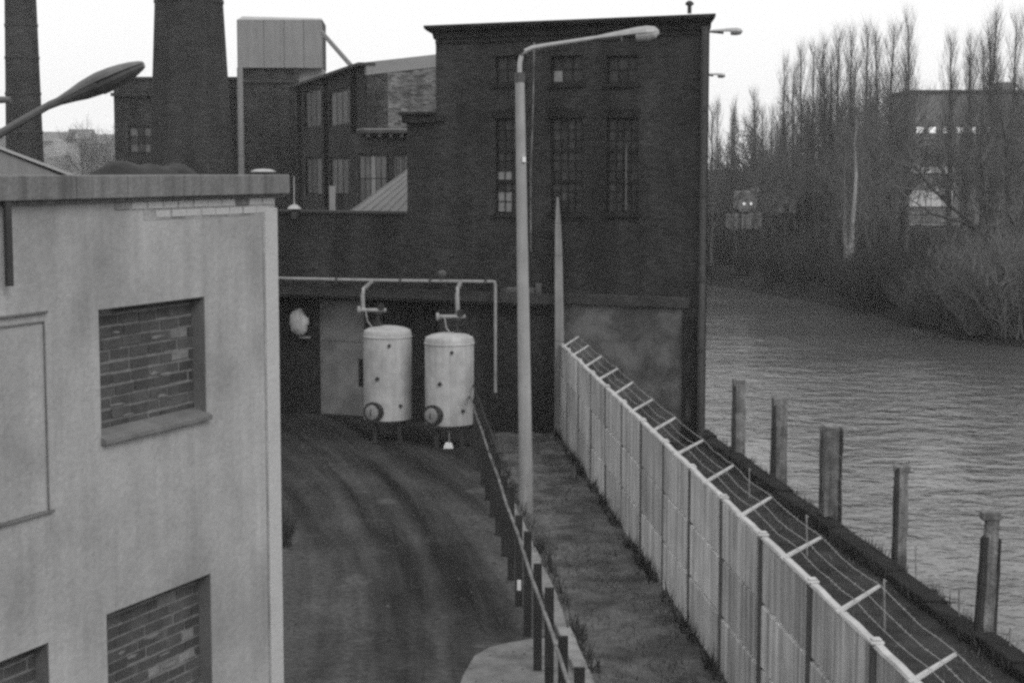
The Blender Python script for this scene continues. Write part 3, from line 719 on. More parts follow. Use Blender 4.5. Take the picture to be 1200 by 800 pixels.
# windows: frame > glazing bars, panes
def window(fr, rect, nx, nz, parent, reveal, trans=(), pale=(), mf='frame', mg='glass', fw=.05, mp='glass_pale'):
    u0, u1, z0, z1 = rect; d = -reveal
    mb = MB()
    for a, b, c, e in ((u0, u0 + fw, z0, z1), (u1 - fw, u1, z0, z1), (u0 + fw, u1 - fw, z0, z0 + fw), (u0 + fw, u1 - fw, z1 - fw, z1)): mb.fbox(fr, a, b, c, e, d + .005, d + .08)
    wf = mb.build('window', M[mf], parent)
    cw, ch = (u1 - u0 - 2 * fw) / nx, (z1 - z0 - 2 * fw) / nz
    mb = MB()
    for i in range(1, nx): mb.fbox(fr, u0 + fw + cw * i - .014, u0 + fw + cw * i + .014, z0 + fw, z1 - fw, d + .012, d + .055)
    for j in range(1, nz):
        t = .045 if j in trans else .014
        mb.fbox(fr, u0 + fw, u1 - fw, z0 + fw + ch * j - t, z0 + fw + ch * j + t, d + .010, d + (.09 if j in trans else .050))
    if nz == 1:
        for i in range(1, nx):
            mb = MB(); mb.fbox(fr, u0 + fw + cw * i - .014, u0 + fw + cw * i + .014, z0 + fw, z1 - fw, d + .012, d + .055); mb.build('glazing_bar', M[mf], wf)
    elif nx * nz > 1: mb.build('glazing_bar', M[mf], wf)
    mb = MB(); mb.fbox(fr, 0, cw - .004, 0, ch - .004, -.003, .003)
    base = fr.p(0, 0, 0); src = None
    for i in range(nx):
        for j in range(nz):
            a, c = u0 + fw + cw * i, z0 + fw + ch * j
            m2 = M[mp] if (i, j) in pale else M[mg]
            mb = MB(); t = random.uniform(-.004, .004); p = fr.p
            q = [p(a + .002, c + .002, d + .025 + t), p(a + cw - .002, c + .002, d + .025 - t), p(a + cw - .002, c + ch - .002, d + .025 - t), p(a + .002, c + ch - .002, d + .025 + t)]
            mb.add(q + [x - fr.n * .005 for x in q], [(0, 1, 2, 3), (4, 5, 6, 7), (0, 1, 5, 4), (1, 2, 6, 5), (2, 3, 7, 6), (3, 0, 4, 7)])
            mb.build('pane', m2, wf)
    return wf
for k, r in enumerate(tallw):
    window(fac, r, 4, 9, bb, .16, trans=(3, 6) , pale={0: [(2, 0), (3, 0), (2, 1), (3, 1), (2, 3), (3, 3)], 1: [], 2: []}[k])
    u0, u1, z0, z1 = r
    mb = MB(); mb.fbox(fac, u0 - .06, u1 + .06, z0 - .12, z0 - .002, -.1, .08); mb.build('window_sill', M['brick_dark'], bb)
    # lintel of bricks on edge
    n = 9
    for q in range(n):
        mb = MB(); a = u0 - .06 + (u1 - u0 + .12) * q / n; mb.fbox(fac, a + .006, a + (u1 - u0 + .12) / n - .006, z1 + .003, z1 + .25, -.02, .022 + random.uniform(-.006, .006)); mb.build('lintel_brick', M['brick_dark'], bb)
mb = MB(); mb.fbox(fac, U(734), U(732.3), tallw[2][2] + .1, tallw[2][3] - .8, -.06, -.03); mb.build('window_bar', M['plaster'], bb)
for k, r in enumerate(smallw):
    window(fac, r, 3, 2, bb, .16, pale=[(2, 0)] if k == 1 else [])
    u0, u1, z0, z1 = r
    mb = MB(); mb.fbox(fac, u0 - .06, u1 + .06, z0 - .12, z0 - .002, -.1, .08); mb.build('window_sill', M['brick_dark'], bb)
# conductor rod on the front
mb = MB(); mb.tube([fac.p(U(626, 50, .4), Zf(626, 50, .4), .4), fac.p(U(625, 110, .38), Zf(625, 110, .38), .38), fac.p(U(624, 150, .2), Zf(624, 150, .2), .2), fac.p(U(622, 200, .1), Zf(622, 200, .1), .1), fac.p(U(622, 295, .1), Zf(622, 295, .1), .1)], [.026, .024, .02, .02, .02], 8); mb.build('lightning_rod', M['rail'], bb, smooth=True)
# roof cowl
ro = at(808, 12, FQ.y + 1.2); mb = MB(); mb.lathe(ro - Vector((0, 0, .1)), [(.06, 0), (.06, .22), (.12, .24), (.12, .30), (.05, .36)], 12); mb.build('roof_cowl', M['dark_metal'], bb, smooth=True)
# wall lamps on the river side
for k, (ya, xb, xe, yb) in enumerate(((37, 829, 870, 37), (87, 826, 850, 89))):
    L_ = 3.0 + 6 * k; p_ = backv(fac.p(0, 0, 0), L_); q = at(xb - 6, ya, p_.y); e = at(xe, yb, p_.y)
    wl = thing('wall_lamp', ('upper' if k == 0 else 'lower and shorter') + ' of two lamp heads sticking out over the river from the brick building', 'lamp', (q.x - .3, q.y, q.z))
    mb = MB(); mb.tube([Vector((q.x - .9, q.y, q.z - .05)), q, q.lerp(e, .35)], .035, 8); mb.build('arm', M['lamp_metal'], wl, smooth=True)
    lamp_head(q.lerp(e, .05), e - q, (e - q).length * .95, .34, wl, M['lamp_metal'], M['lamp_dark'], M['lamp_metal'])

# door in the base wall (part of the building) with boards, transom and handle
du0, du1, dz1 = U(427, 420, -.6), U(375, 420, -.6), Zf(400, 352, -.6)
mb = MB(); n = 1; zt = Zf(400, 398, -.66)
mb.fbox(fac, du0 + .05, du1 - .05, .03, zt - .03, -.70, -.66); door = mb.build('door', M['door'], bb, bevel=.01)
mb = MB(); mb.fbox(fac, du0 + .05, du1 - .05, zt + .03, dz1 - .05, -.70, -.665); mb.build('transom_panel', M['door'], bb, bevel=.01)
mb = MB()
for a, b, c, e in ((du0, du0 + .05, .02, dz1), (du1 - .05, du1, .02, dz1), (du0 + .05, du1 - .05, dz1 - .05, dz1), (du0 + .05, du1 - .05, zt - .03, zt + .03)): mb.fbox(fac, a, b, c, e, -.71, -.63)
mb.build('door_frame', M['door'], bb)
mb = MB(); mb.fbox(fac, du0 + .12, du0 + .16, 1.4, 1.65, -.66, -.60); mb.build('handle', M['dark_metal'], door)
mb = MB(); mb.fbox(fac, du0 + .08, du0 + .25, 1.0, 1.9, -.662, -.652); mb.build('scuff_plate', M['frame'], door)

# round mirror on a bracket
mu, mz = fac.hit(345, 377, -.1)
mr = thing('hanging_sack', 'crumpled pale sack hanging on the dark wall left of the grey door', 'sack', fac.p(mu, mz, -.6))
bm = bmesh.new(); bmesh.ops.create_icosphere(bm, subdivisions=4, radius=1.0)
for v in bm.verts:
    x, y, z = v.co; k = 1 + .035 * math.sin(6 * x + 3 * z) + .03 * math.sin(11 * z + 4 * x) * (1 if z < 0 else .3) + .02 * math.sin(14 * x - 9 * z)
    if x < -.35 and z > .3: k *= .80
    v.co = Vector((x * .35 * k, y * .20 * k, z * .42 * k + (-.05 if z < -.4 else 0)))
c_ = fac.p(mu, mz, -.38)
mb = MB(); mb.add([c_ + fac.u * v.co.x + fac.n * v.co.y + Vector((0, 0, v.co.z)) for v in bm.verts], [tuple(v.index for v in f.verts) for f in bm.faces]); bm.free()
mb.build('bag', M['tank'], mr, smooth=True)
mb = MB(); mb.tube([fac.p(mu, mz + .38, -.4), fac.p(mu, mz + .52, -.58)], .02, 6); mb.build('hook', M['tank_dark'], mr)
mb = MB(); mb.fbox(fac, mu - .30, mu + .02, mz - .56, mz - .50, -.6, -.40); mb.build('bracket', M['tank_grey'], mr)
# small box and pipe right of the mast
bu, bz = fac.hit(634, 384, -.4)
fb = thing('meter_box', 'small grey bracket box on the dark wall right of the lamp mast', 'box', fac.p(bu, bz, -.6))
mb = MB(); mb.fbox(fac, bu - .28, bu + .12, bz + .14, bz + .28, -.6, -.35); mb.build('cover', M['plaster'], fb, bevel=.02)
mb = MB(); mb.fbox(fac, bu - .02, bu + .13, bz - .25, bz + .137, -.6, -.45); mb.build('case', M['plaster'], fb, bevel=.02)
# dome lamp on the wing coping
dl = at(345, 247, fac.p(U(345, 247), 0).y - .1)
dm = thing('dome_lamp', 'small white dome lamp on the low coping left of the brick building', 'lamp', dl)
mb = MB(); mb.lathe(dl + Vector((0, 0, .06)), [(.23, 0), (.19, .06), (.10, .12), (.03, .15), (.03, .22)], 16); mb.build('shade', M['shade'], dm, smooth=True)
mb = MB(); mb.tube([dl + Vector((0, 0, 0.2)), dl + Vector((0, 0, 1.1))], .02, 6); mb.build('stem', M['lamp_metal'], dm)
mb = MB(); mb.lathe(dl + Vector((0, 0, -.25)), [(.12, 0), (.12, .25), (.05, .31)], 12); mb.build('base', M['dark_metal'], dm)

# ------------------------------------------------------------------ tanks
def tank(pxc, pyb, pyt, wpx, gpy, hatch_px, valve_px, label):
    g = G(pxc, gpy); Yt = g.y; r = wpx / 2 * (Yt / F); zb = at(pxc, pyb, Yt - r).z + .02; zt = at(pxc, pyt, Yt).z
    t = thing('storage_tank', label, 'tank', g, 'pale storage tanks in front of the brick wall')
    mb = MB(); h = zt - zb
    prof = [(r * .45, -.10), (r * .85, -.05), (r, .04)] + [(r * (1 + .004 * math.sin(q * 2.2)), .04 + (h - .28) * q / 8) for q in range(1, 9)] + [(r * 1.005, h - .18), (r * .96, h - .09), (r * .75, h - .02), (r * .4, h + .03), (.02, h + .045)]
    mb.lathe(Vector((g.x, g.y, zb)), prof, 40); mb.build('vessel', M['tank'], t, smooth=True)
    mb = MB(); mb.lathe(Vector((g.x, g.y, zb + h - .30)), [(r + .004, 0), (r + .018, .015), (r + .018, .05), (r + .004, .065)], 40); mb.build('weld_band', M['tank'], t, smooth=True)
    for k in range(4):
        an = PI / 4 + k * PI / 2; x, y = g.x + .72 * r * math.cos(an), g.y + .72 * r * math.sin(an)
        mb = MB(); mb.box(x - .06, x + .06, y - .06, y + .06, 0, zb - .02); mb.box(x - .11, x + .11, y - .11, y + .11, 0, .03); mb.build('leg', M['tank_dark'], t)  # leg colour near black to suggest the shadow under the tank
    # hatch
    hx = (hatch_px[0] - pxc) * Yt / F; hz = at(hatch_px[0], hatch_px[1], Yt - r).z; ny = -math.sqrt(max(r * r - hx * hx, .01)); ax = Vector((hx, ny, 0)).normalized()
    hc = Vector((g.x + hx, g.y + ny, hz))
    mb = MB(); mb.lathe(hc - ax * .12, [(.29, 0), (.29, .20), (.30, .21), (.30, .25), (.24, .252)], 28, axis=ax); mb.build('hatch', M['tank_dark'], t, smooth=True)
    mb = MB(); mb.lathe(hc + ax * .135, [(.22, 0), (.215, .03), (.15, .05), (.02, .06)], 28, axis=ax); mb.build('hatch_cover', M['tank_grey'], t, smooth=True)
    mb = MB(); mb.tube([hc + ax * .16 + Vector((0, 0, -.14)), hc + ax * .22, hc + ax * .16 + Vector((0, 0, .14))], .018, 6); mb.build('hatch_handle', M['tank_dark'], t)
    # small fittings round the shell
    for px, py, s_ in ((pxc + 4, pyt + 22, .05), (pxc + wpx * .28, pyb - 20, .05), (pxc - 10, pyb - 52, .06)):
        x = (px - pxc) * Yt / F; yv = -math.sqrt(max(r * r - x * x, .01)); a = Vector((x, yv, 0)).normalized(); c = Vector((g.x + x, g.y + yv, at(px, py, Yt - r).z))
        mb = MB(); mb.lathe(c - a * .02, [(s_, 0), (s_, .06), (s_ * .6, .065), (s_ * .6, .12)], 10, axis=a); mb.build('stub', M['tank_dark'], t, smooth=True)
    # valve gear on the crown
    vx = g.x + (valve_px - pxc) * Yt / F; vb = zb + h - .02
    mb = MB(); mb.tube([(vx, g.y, vb - .05), (vx, g.y, vb + .45)], .07, 10); mb.lathe(Vector((vx, g.y, vb + .10)), [(.14, 0), (.14, .05)], 14); mb.lathe(Vector((vx, g.y, vb + .40)), [(.15, 0), (.15, .06)], 14); mb.build('valve_body', M['tank_dark'], t, smooth=True)
    mb = MB(); mb.tube([(vx - .55, g.y - .05, vb + .52), (vx + .25, g.y - .05, vb + .52)], .06, 10); mb.lathe(Vector((vx - .55, g.y - .05, vb + .52)), [(.12, -.04), (.12, .04)], 12, axis=(1, 0, 0)); mb.build('valve_branch', M['tank_grey'], t, smooth=True)
    mb = MB(); mb.tube([(vx - .15, g.y - .1, vb), (vx - .3, g.y - .12, vb + .2), (vx - .35, g.y - .12, vb + .5)], .025, 6); mb.build('small_line', M['tank_grey'], t)
    mb = MB(); mb.lathe(Vector((vx + .1, g.y - .12, vb + .62)), [(.11, -.012), (.11, .012)], 14, axis=(0, 1, .2)); mb.build('hand_wheel', M['tank_dark'], t)
    return t, Vector((vx, g.y, vb + .45))
t1, v1 = tank(455, 496, 383, 57, 515, (441, 483), 444, 'left of two pale round storage tanks, beside the grey door')
t2, v2 = tank(527, 502, 391, 58, 522, (510, 487), 536, 'right of two pale round storage tanks, nearer the lamp mast')
# marker rod with a white plate in front of the right tank
mk = G(526, 525); mt = thing('marker_rod', 'thin rod with a white foot block in front of the right storage tank', 'marker', mk)
mb = MB(); mb.tube([mk, at(528, 466, mk.y)], .022, 8); mb.build('rod', M['tank_grey'], mt)
mb = MB(); mb.box8([(mk.x - .16, mk.y - .12, 0), (mk.x + .13, mk.y - .12, 0), (mk.x + .13, mk.y + .1, 0), (mk.x - .16, mk.y + .1, 0), (mk.x - .10, mk.y - .08, .17), (mk.x + .08, mk.y - .08, .17), (mk.x + .08, mk.y + .06, .17), (mk.x - .10, mk.y + .06, .17)]); mb.build('foot_block', M['white'], mt, bevel=.02)

# pipes along the wall
d_ = .35
P = lambda px, py: fac.p(U(px, py, d_), Zf(px, py, d_), d_)
pp = thing('pipe_run', 'pale pipe run along the brick wall above the two tanks', 'pipe', P(450, 328))
mb = MB(); mb.tube([fac.p(uEnd, Zf(320, 326, d_), d_), P(320, 326), P(436, 328.5), P(520, 329.5), P(577, 330)], .055, 10); mb.build('main_pipe', M['pipe'], pp, smooth=True)
mb = MB(); mb.tube([P(577, 330), P(580, 330), P(580.5, 334), P(580.5, 460)], .05, 10); mb.build('end_drop', M['pipe'], pp, smooth=True)
for (px, v) in ((436, v1), (540, v2)):
    a = P(px, 330); mb = MB()
    mb.tube([a, Vector((a.x, a.y - .25, a.z)), Vector((a.x, v.y + .3, a.z - .02)), Vector((a.x - .02, v.y + .02, a.z - .15)), Vector((a.x, v.y, v.z + .05))], .065, 10); mb.build('drop_pipe', M['pipe'], pp, smooth=True)
for px in (330, 395, 470, 505, 570):
    a = P(px, 329); mb = MB(); mb.fbox(fac, U(px, 329, d_) - .03, U(px, 329, d_) + .03, a.z - .09, a.z + .09, 0, d_ + .07); mb.build('pipe_bracket', M['ledge'], pp)
a = P(518, 324); mb = MB(); mb.lathe(a - Vector((0, 0, .12)), [(.05, 0), (.05, .1), (.13, .14), (.15, .22), (.10, .30), (.02, .33)], 14); mb.build('pipe_valve', M['plaster'], pp, smooth=True)

# drain cover at the foot of the wall
dc = at(643, 500, fac.p(U(643, 498), 0).y)
tag(sheet('drain_cover', M['plaster'], [(636, 503), (651, 503), (650, 499), (637, 499)], .008), kind='structure')

# ------------------------------------------------------------------ rendered building on the left
LQ = at(322, 240, 18.0); LU = Vector((-.42, -1, 0)).normalized()       # u grows towards the camera and left
lf = Frame((LQ.x, LQ.y), LU)
if lf.n.x < 0: lf.n = -lf.n
lu = lambda px, py, off=0: lf.hit(px, py, off)[0]
lz = lambda px, py, off=0: lf.hit(px, py, off)[1]
lb = thing('rendered_building', 'pale rough rendered building with bricked up windows filling the left side', 'building', (LQ.x, LQ.y, 0))
zr = lz(200, 231); u_end = lu(-420, 400)
w1 = (lu(241, 420), lu(117, 440), lz(241, 483), lz(241, 347)); w1z = (lz(118, 514), lz(118, 362))
w2 = (lu(248, 740), lu(125, 740), lz(247, 671) - (w1[3] - w1[2]) * 1.02, lz(247, 671))
w3 = (lu(58, 790), lu(-80, 790), lz(57, 752) - 1.2, lz(57, 752))
p1r = (lu(54, 480), lu(-90, 480), lz(54, 598), lz(50, 371))
mb = MB(); mb.wall(lf, 0, u_end, 0, zr, [w1, w2, w3], .15, .4); mb.build('front_wall', M['stucco'], lb)
mb = MB()
a, b = lf.p(.01, 0, -.41), lf.p(u_end, 0, -.41); back = -lf.n * 11
mb.prism([(a.x, a.y), (b.x, b.y), tuple((b + back).xy), tuple((a + back).xy)], 0, zr - .02); mb.build('rear_body', M['stucco'], lb)
# raised edge strip at the right corner, with its return
mb = MB(); mb.fbox(lf, -.03, lu(313, 500), 0, zr - .14, -.35, .02); mb.build('corner_strip', M['stucco_edge'], lb, bevel=.015)
mb = MB(); mb.fbox(lf, lu(313, 500) + .002, lu(311, 500), 0, zr - .25, .001, .006); mb.build('corner_joint', M['joint'], lb)
# coping in lengths
zc1 = lz(200, 205)
n = 9; us = [-.14] + [lu(px, 215) for px in (268, 205, 140, 80, 20, -60, -160, -300)]
for i in range(len(us) - 1):
    mb = MB(); mb.fbox(lf, us[i] + (.008 if i else 0), us[i + 1], zr + .004, zc1 + random.uniform(-.008, .008), -.55, .10 + random.uniform(-.006, .006)); mb.build('coping_slab', M['coping'], lb, bevel=.012)
mb = MB(); mb.fbox(lf, us[0], us[-1], zr - .03, zr + .002, -.3, .035); mb.build('drip_course', M['coping'], lb)
# bricks showing through below the coping
mb = MB(); mb.fbox(lf, .01, 2.36, zr - .21, zr - .032, -.04, .003); mb.build('bare_joint', M['joint'], lb)
for row in range(2):
    for k in range(11 - row * 3):
        u = .02 + k * .255 + (0.12 if row else 0); 
        mb = MB(); mb.fbox(lf, u, u + .235, zr - .105 - row * .085, zr - .035 - row * .085, -.05, .012 + random.uniform(-.006, .005)); mb.build('brick', M['stucco_edge'] if random.random() < .75 else M['pale_brick'], lb, bevel=.008)
# bricked-up windows: each brick its own piece
def bricked(rect, ch, bl, name='blind_window', reveal=.15):
    u0, u1, z0, z1 = rect
    mb = MB(); mb.fbox(lf, u0 + .003, u1 - .003, z0 + .003, z1 - .003, -reveal - .06, -reveal - .002); bw_ = mb.build(name, M['mortar'], lb)
    mb = MB()                                         # darker plaster lining the jambs and head
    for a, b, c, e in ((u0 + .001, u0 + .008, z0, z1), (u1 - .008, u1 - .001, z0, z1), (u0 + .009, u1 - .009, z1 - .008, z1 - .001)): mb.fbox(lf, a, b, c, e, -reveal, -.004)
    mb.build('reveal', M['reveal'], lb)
    rows = int((z1 - z0) / ch)
    for r in range(rows + 1):
        z = z0 + .006 + r * ch; h = min(ch - .027 + random.uniform(-.006, .004), z1 - z - .006)
        if h < .03: continue
        u = u0 + .01 - (bl * .5 if r % 2 else 0) - random.uniform(0, .06)
        while u < u1 - .03:
            a, b = max(u, u0 + .006), min(u + bl - random.uniform(.018, .032), u1 - .006)
            if b - a > .03:
                mb = MB(); j = random.uniform(-.004, .008); jz = random.uniform(-.004, .004)
                mb.fbox(lf, a, b, z + jz, z + h + jz, -reveal - .05, -reveal + .005 + j)
                mb.build('brick', M['pale_brick'] if random.random() < .07 else M['infill_brick'], bw_)
            u += bl * random.choice((1, 1, 1, .62))
    for k in range(9):                               # mortar smeared over the faces
        u, z = random.uniform(u0 + .1, u1 - .15), z0 + (z1 - z0) * random.betavariate(2, 3); mb = MB(); n = 9; L_, H_ = random.uniform(.05, .16), random.uniform(.012, .028); ph = random.uniform(0, 6)
        ring = [(u + L_ * math.cos(q * 2 * PI / n) * random.uniform(.4, 1.2), z + H_ * math.sin(q * 2 * PI / n) * random.uniform(.6, 1.1)) for q in range(n)]
        ring = [(min(max(a, u0 + .01), u1 - .01), min(max(b, z0 + .01), z1 - .01)) for a, b in ring]
        mb.add([lf.p(a, b, -reveal + .010) for a, b in ring] + [lf.p(u, z, -reveal + .016)], [(q, (q + 1) % n, n) for q in range(n)]); mb.build('mortar_smear', M['mortar'], bw_)
    return bw_
bricked(w1, .108, .30); bricked(w2, .108, .30); bricked(w3, .108, .30)
for r in (w1, w2):
    mb = MB(); u0, u1, z0, z1 = r; p = lf.p
    mb.box8([p(u0 - .02, z0 - .07, .06), p(u1 + .01, z0 - .07, .06), p(u1 + .01, z0 - .07, -.14), p(u0 - .02, z0 - .07, -.14), p(u0 - .02, z0 - .02, .06), p(u1 + .01, z0 - .02, .06), p(u1 + .01, z0 + .045, -.14), p(u0 - .02, z0 + .045, -.14)])
    mb.build('window_sill', M['sill'], lb, bevel=.008)
# plastered-over blind opening with a raised surround
mb = MB(); u0, u1, z0, z1 = p1r
mb.fbox(lf, u0, u0 + .016, z0, z1 - .051, .002, .015); mb.fbox(lf, u0, u1, z1 - .05, z1 - .034, .002, .015); mb.fbox(lf, u0 - .03, u1, z1 + .03, z1 + .048, .002, .03); mb.fbox(lf, u0 - .05, u1, z0 - .022, z0 - .002, .002, .03)
mb.build('blind_surround', M['sill'], lb, bevel=.004)
mb = MB(); mb.fbox(lf, u0 + .06, u1, z0 + .01, z1 - .07, .002, .012); mb.build('blind_panel', M['stucco'], lb)
# short dark downpipe at the left edge
mb = MB(); uq = lu(0, 270); mb.tube([lf.p(uq, zr, .08), lf.p(uq, lz(0, 335), .08)], .035, 10); mb.build('drainpipe', M['dark_metal'], lb, smooth=True)
# heap and vent on the flat roof
hp = lf.p(1.2, zr - .02, -.75)
def heap(c, L_, W_, H_, name, m, parent, seed):
    rd_ = random.Random(seed); mb = MB(); nx, ny = 26, 8; g = []
    for i in range(nx + 1):
        r = []
        for j in range(ny + 1):
            s, t = i / nx, j / ny
            e = max(0.0, min(1, 6 * s) * min(1, 6 * (1 - s)) * math.sin(PI * t) ** .6)
            h = H_ * min(1, 3.5 * s + .2) * min(1, 5 * (1 - s) + .2) * math.sin(PI * t) ** .5 * (.86 + .10 * math.exp(-((s - .72) / .09) ** 2) + .04 * math.sin(s * 23 + t * 5)) + rd_.uniform(-.006, .006)
            q = c + lf.u * ((s - .5) * L_) - lf.n * ((t - .5) * W_); r.append((q.x, q.y, c.z + max(h, 0)))
        g.append(r)
    for i in range(nx):
        for j in range(ny): mb.quad(g[i][j], g[i + 1][j], g[i + 1][j + 1], g[i][j + 1])
    return mb.build(name, m, parent, smooth=True)
hA, hB = lf.hit(118, 200, -.9)[0], lf.hit(243, 200, -.9)[0]
hc = lf.p((hA + hB) / 2, zr - .02, -1.0)
tag(heap(hc, abs(hB - hA), .8, zc1 - zr + .17, 'roof_heap', M['tarpaulin'], None, 3), 'dark lumpy tarpaulin heap on the flat roof behind the concrete coping', 'tarpaulin heap')
vc = lf.p(lf.hit(299, 203, -.5)[0], zc1, -.40)
rv = thing('roof_vent', 'low white capped vent on the right end of the rendered roof', 'vent', vc)
mb = MB(); mb.lathe(vc + Vector((0, 0, -.02)), [(.10, 0), (.10, .04)], 16); mb.build('stub', M['dark_metal'], rv)
mb = MB(); mb.lathe(vc + Vector((0, 0, .021)), [(.135, 0), (.135, .012), (.08, .03), (.01, .035)], 20); mb.build('cap', M['shade'], rv, smooth=True)

# ------------------------------------------------------------------ background factory
M['brick_far'] = brick_mat('factory_brick', (1, .2, 0), 0.032, 0.035, .5, .16)
M['brick_gable'] = brick_mat('patchy_gable_brick', (.966, .26, 0), 0.085, 0.11, .3, .11, .6, .35, .3)
M['brick_stack'] = brick_mat('stack_brick', (1, 0, 0), 0.033, 0.035, .4, .12, .2)
def chimney(px_l, px_r, py, px_l2, px_r2, py2, Y, ztop, label, bands, square=False):
    c = at((px_l + px_r) / 2, py, Y); c2 = at((px_l2 + px_r2) / 2, py2, Y)
    r_hi, r_lo = (px_r - px_l) / 2 * Y / F, (px_r2 - px_l2) / 2 * Y / F
    k = (r_lo - r_hi) / (c.z - c2.z); r0 = r_hi + k * c.z; cx = (c.x + c2.x) / 2
    t = thing('factory_chimney', label, 'chimney', (cx, Y, 0))
    rr = lambda z: max(r0 - k * z, .4)
    mb = MB(); mb.lathe(Vector((cx, Y, 0)), [(rr(z), z) for z in [ztop * i / 10 for i in range(11)]], 28); mb.build('stack', M['brick_stack'], t, smooth=True)
    for b in bands:
        z = at(0, b, Y).z; mb = MB(); mb.lathe(Vector((cx, Y, z)), [(rr(z) + .004, 0), (rr(z) + .035, .02), (rr(z) + .035, .16), (rr(z) + .004, .18)], 28); mb.build('iron_band', M['chimney_iron'], t, smooth=True)
    mb = MB(); mb.lathe(Vector((cx, Y, ztop + .002)), [(rr(ztop) + .02, -.9), (rr(ztop) + .18, -.6), (rr(ztop) + .18, 0), (rr(ztop) - .2, .02)], 28); mb.build('crown', M['brick_stack'], t, smooth=True)
chimney(8, 44, 10, 6, 48, 170, 100, 27, 'slim banded brick chimney at the far left', (32, 70, 112, 157, -10))
chimney(184, 262, 3, 176, 270, 170, 78, 24, 'broad dark brick chimney stack between the slim one and the clad tower', (5,))

def fbuild(frame_Q, frame_u): return Frame(frame_Q, frame_u)
# block behind the stack
Yb = 112
bq = at(134, 150, Yb); bk = thing('factory_block', 'dark brick factory block half hidden behind the broad chimney', 'building', (bq.x, Yb, 0))
fb_ = Frame((bq.x, Yb), (1, .02))
uw = lambda px, py: fb_.hit(px, py)
x1 = uw(279, 150)[0]; zt = uw(200, 93)[1]; zcor = uw(200, 111)[1]
wr = (uw(150, 160)[0], uw(181, 160)[0], uw(160, 181)[1], uw(160, 147)[1])
wr2 = (uw(264, 160)[0], uw(272, 160)[0], uw(266, 172)[1], uw(266, 131)[1])
mb = MB(); mb.wall(fb_, 0, x1, 0, zt, [wr, wr2], .15, 9); mb.build('wall', M['brick_far'], bk)
mb = MB(); mb.fbox(fb_, -.15, x1, zcor - .12, zcor + .1, .002, .25); mb.build('cornice', M['brick_far'], bk)
mb = MB(); mb.fbox(fb_, -.1, x1, zt - .02, zt + .15, -9, .12); mb.build('roof_edge', M['roof_dark'], bk)
window(fb_, wr, 3, 3, bk, .15, pale=[(0, 0), (0, 2), (2, 0), (2, 2)], fw=.16, mp='curtain_glass'); window(fb_, wr2, 2, 3, bk, .15)

# clad tower
Yt = 106; tq = at(283, 150, Yt); tw = thing('clad_tower', 'brick tower with a pale sheet clad head beside the broad chimney', 'tower', (tq.x, Yt, 0))
tf = Frame((tq.x, Yt), (1, .06)); ut = lambda px, py, o=0: tf.hit(px, py, o)
zh0, zh1 = ut(330, 79)[1], ut(330, 24)[1]
mb = MB(); mb.wall(tf, 0, ut(350, 150)[0], 0, zh0 - .02, [], .1, 5); mb.build('brick_shaft', M['brick_far'], tw)
mb = MB(); mb.fbox(tf, ut(349, 90)[0] + .02, ut(378, 90)[0], 0, zh0 - .02, -4, -.3); mb.build('clad_shaft', M['clad'], tw)
mb = MB(); mb.fbox(tf, ut(345, 100)[0], ut(350, 100)[0] + .01, 0, zh0 - .03, .004, .12); mb.build('corner_pier', M['brick_far'], tw)
mb = MB(); mb.fbox(tf, 0, ut(349, 150)[0], ut(300, 97)[1], ut(300, 94)[1], .004, .14); mb.build('ledge', M['roof_dark'], tw)
xs = [ut(px, 50, .25)[0] for px in (278.5, 309, 333, 356, 378)]
mb = MB(); mb.fbox(tf, xs[0] + .02, xs[-1] - .02, zh0, zh1 - .02, -4.6, .2); mb.build('head_frame', M['frame'], tw)
for i in range(4):
    mb = MB(); mb.fbox(tf, xs[i] + .015, xs[i + 1] - .015, zh0 - .05, zh1, .202, .25); mb.build('cladding_panel', M['clad'], tw)
for i in range(4):
    mb = MB(); mb.fbox(tf, xs[0] - .04, xs[0] + .018, zh0 - .05, zh1, .2 - 1.2 * (i + 1), .19 - 1.2 * i); mb.build('cladding_panel', M['clad'], tw)
mb = MB(); p = tf.p
mb.box8([p(xs[0], zh1 + .004, .26), p(xs[-1], zh1 + .004, .26), p(xs[-1], zh1 + .004, -4.7), p(xs[0], zh1 + .004, -4.7), p(xs[0] + .3, zh1 + .22, 0), p(xs[-1] - .05, zh1 + .12, 0), p(xs[-1] - .05, zh1 + .12, -4.4), p(xs[0] + .3, zh1 + .22, -4.4)]); mb.build('roof', M['clad_top'], tw)
mb = MB(); mb.tube([tf.p(ut(281.5, 80)[0], zh0 - .06, .2), tf.p(ut(281.5, 80)[0], ut(281, 200)[1] - 1, .2)], .19, 12); mb.build('vent_pipe', M['clad'], tw, smooth=True)
st = thing('sloping_strut', 'pale sloping strut running down from the clad tower to the hall roof', 'strut', at(377, 40, 103))
a, b = at(377, 38, 104), at(413, 79, 96); mb = MB(); d_ = (b - a); 
for s_ in (-.10, .10): mb.tube([a + Vector((0, 0, s_)), b + Vector((0, 0, s_))], .07, 6)
for i in range(9): q = a + d_ * (i + .5) / 9; mb.tube([q + Vector((0, 0, -.1)), q + d_ * .05 + Vector((0, 0, .1))], .04, 4)
mb.tube([a, b], .10, 6); mb.build('truss', M['clad'], st)

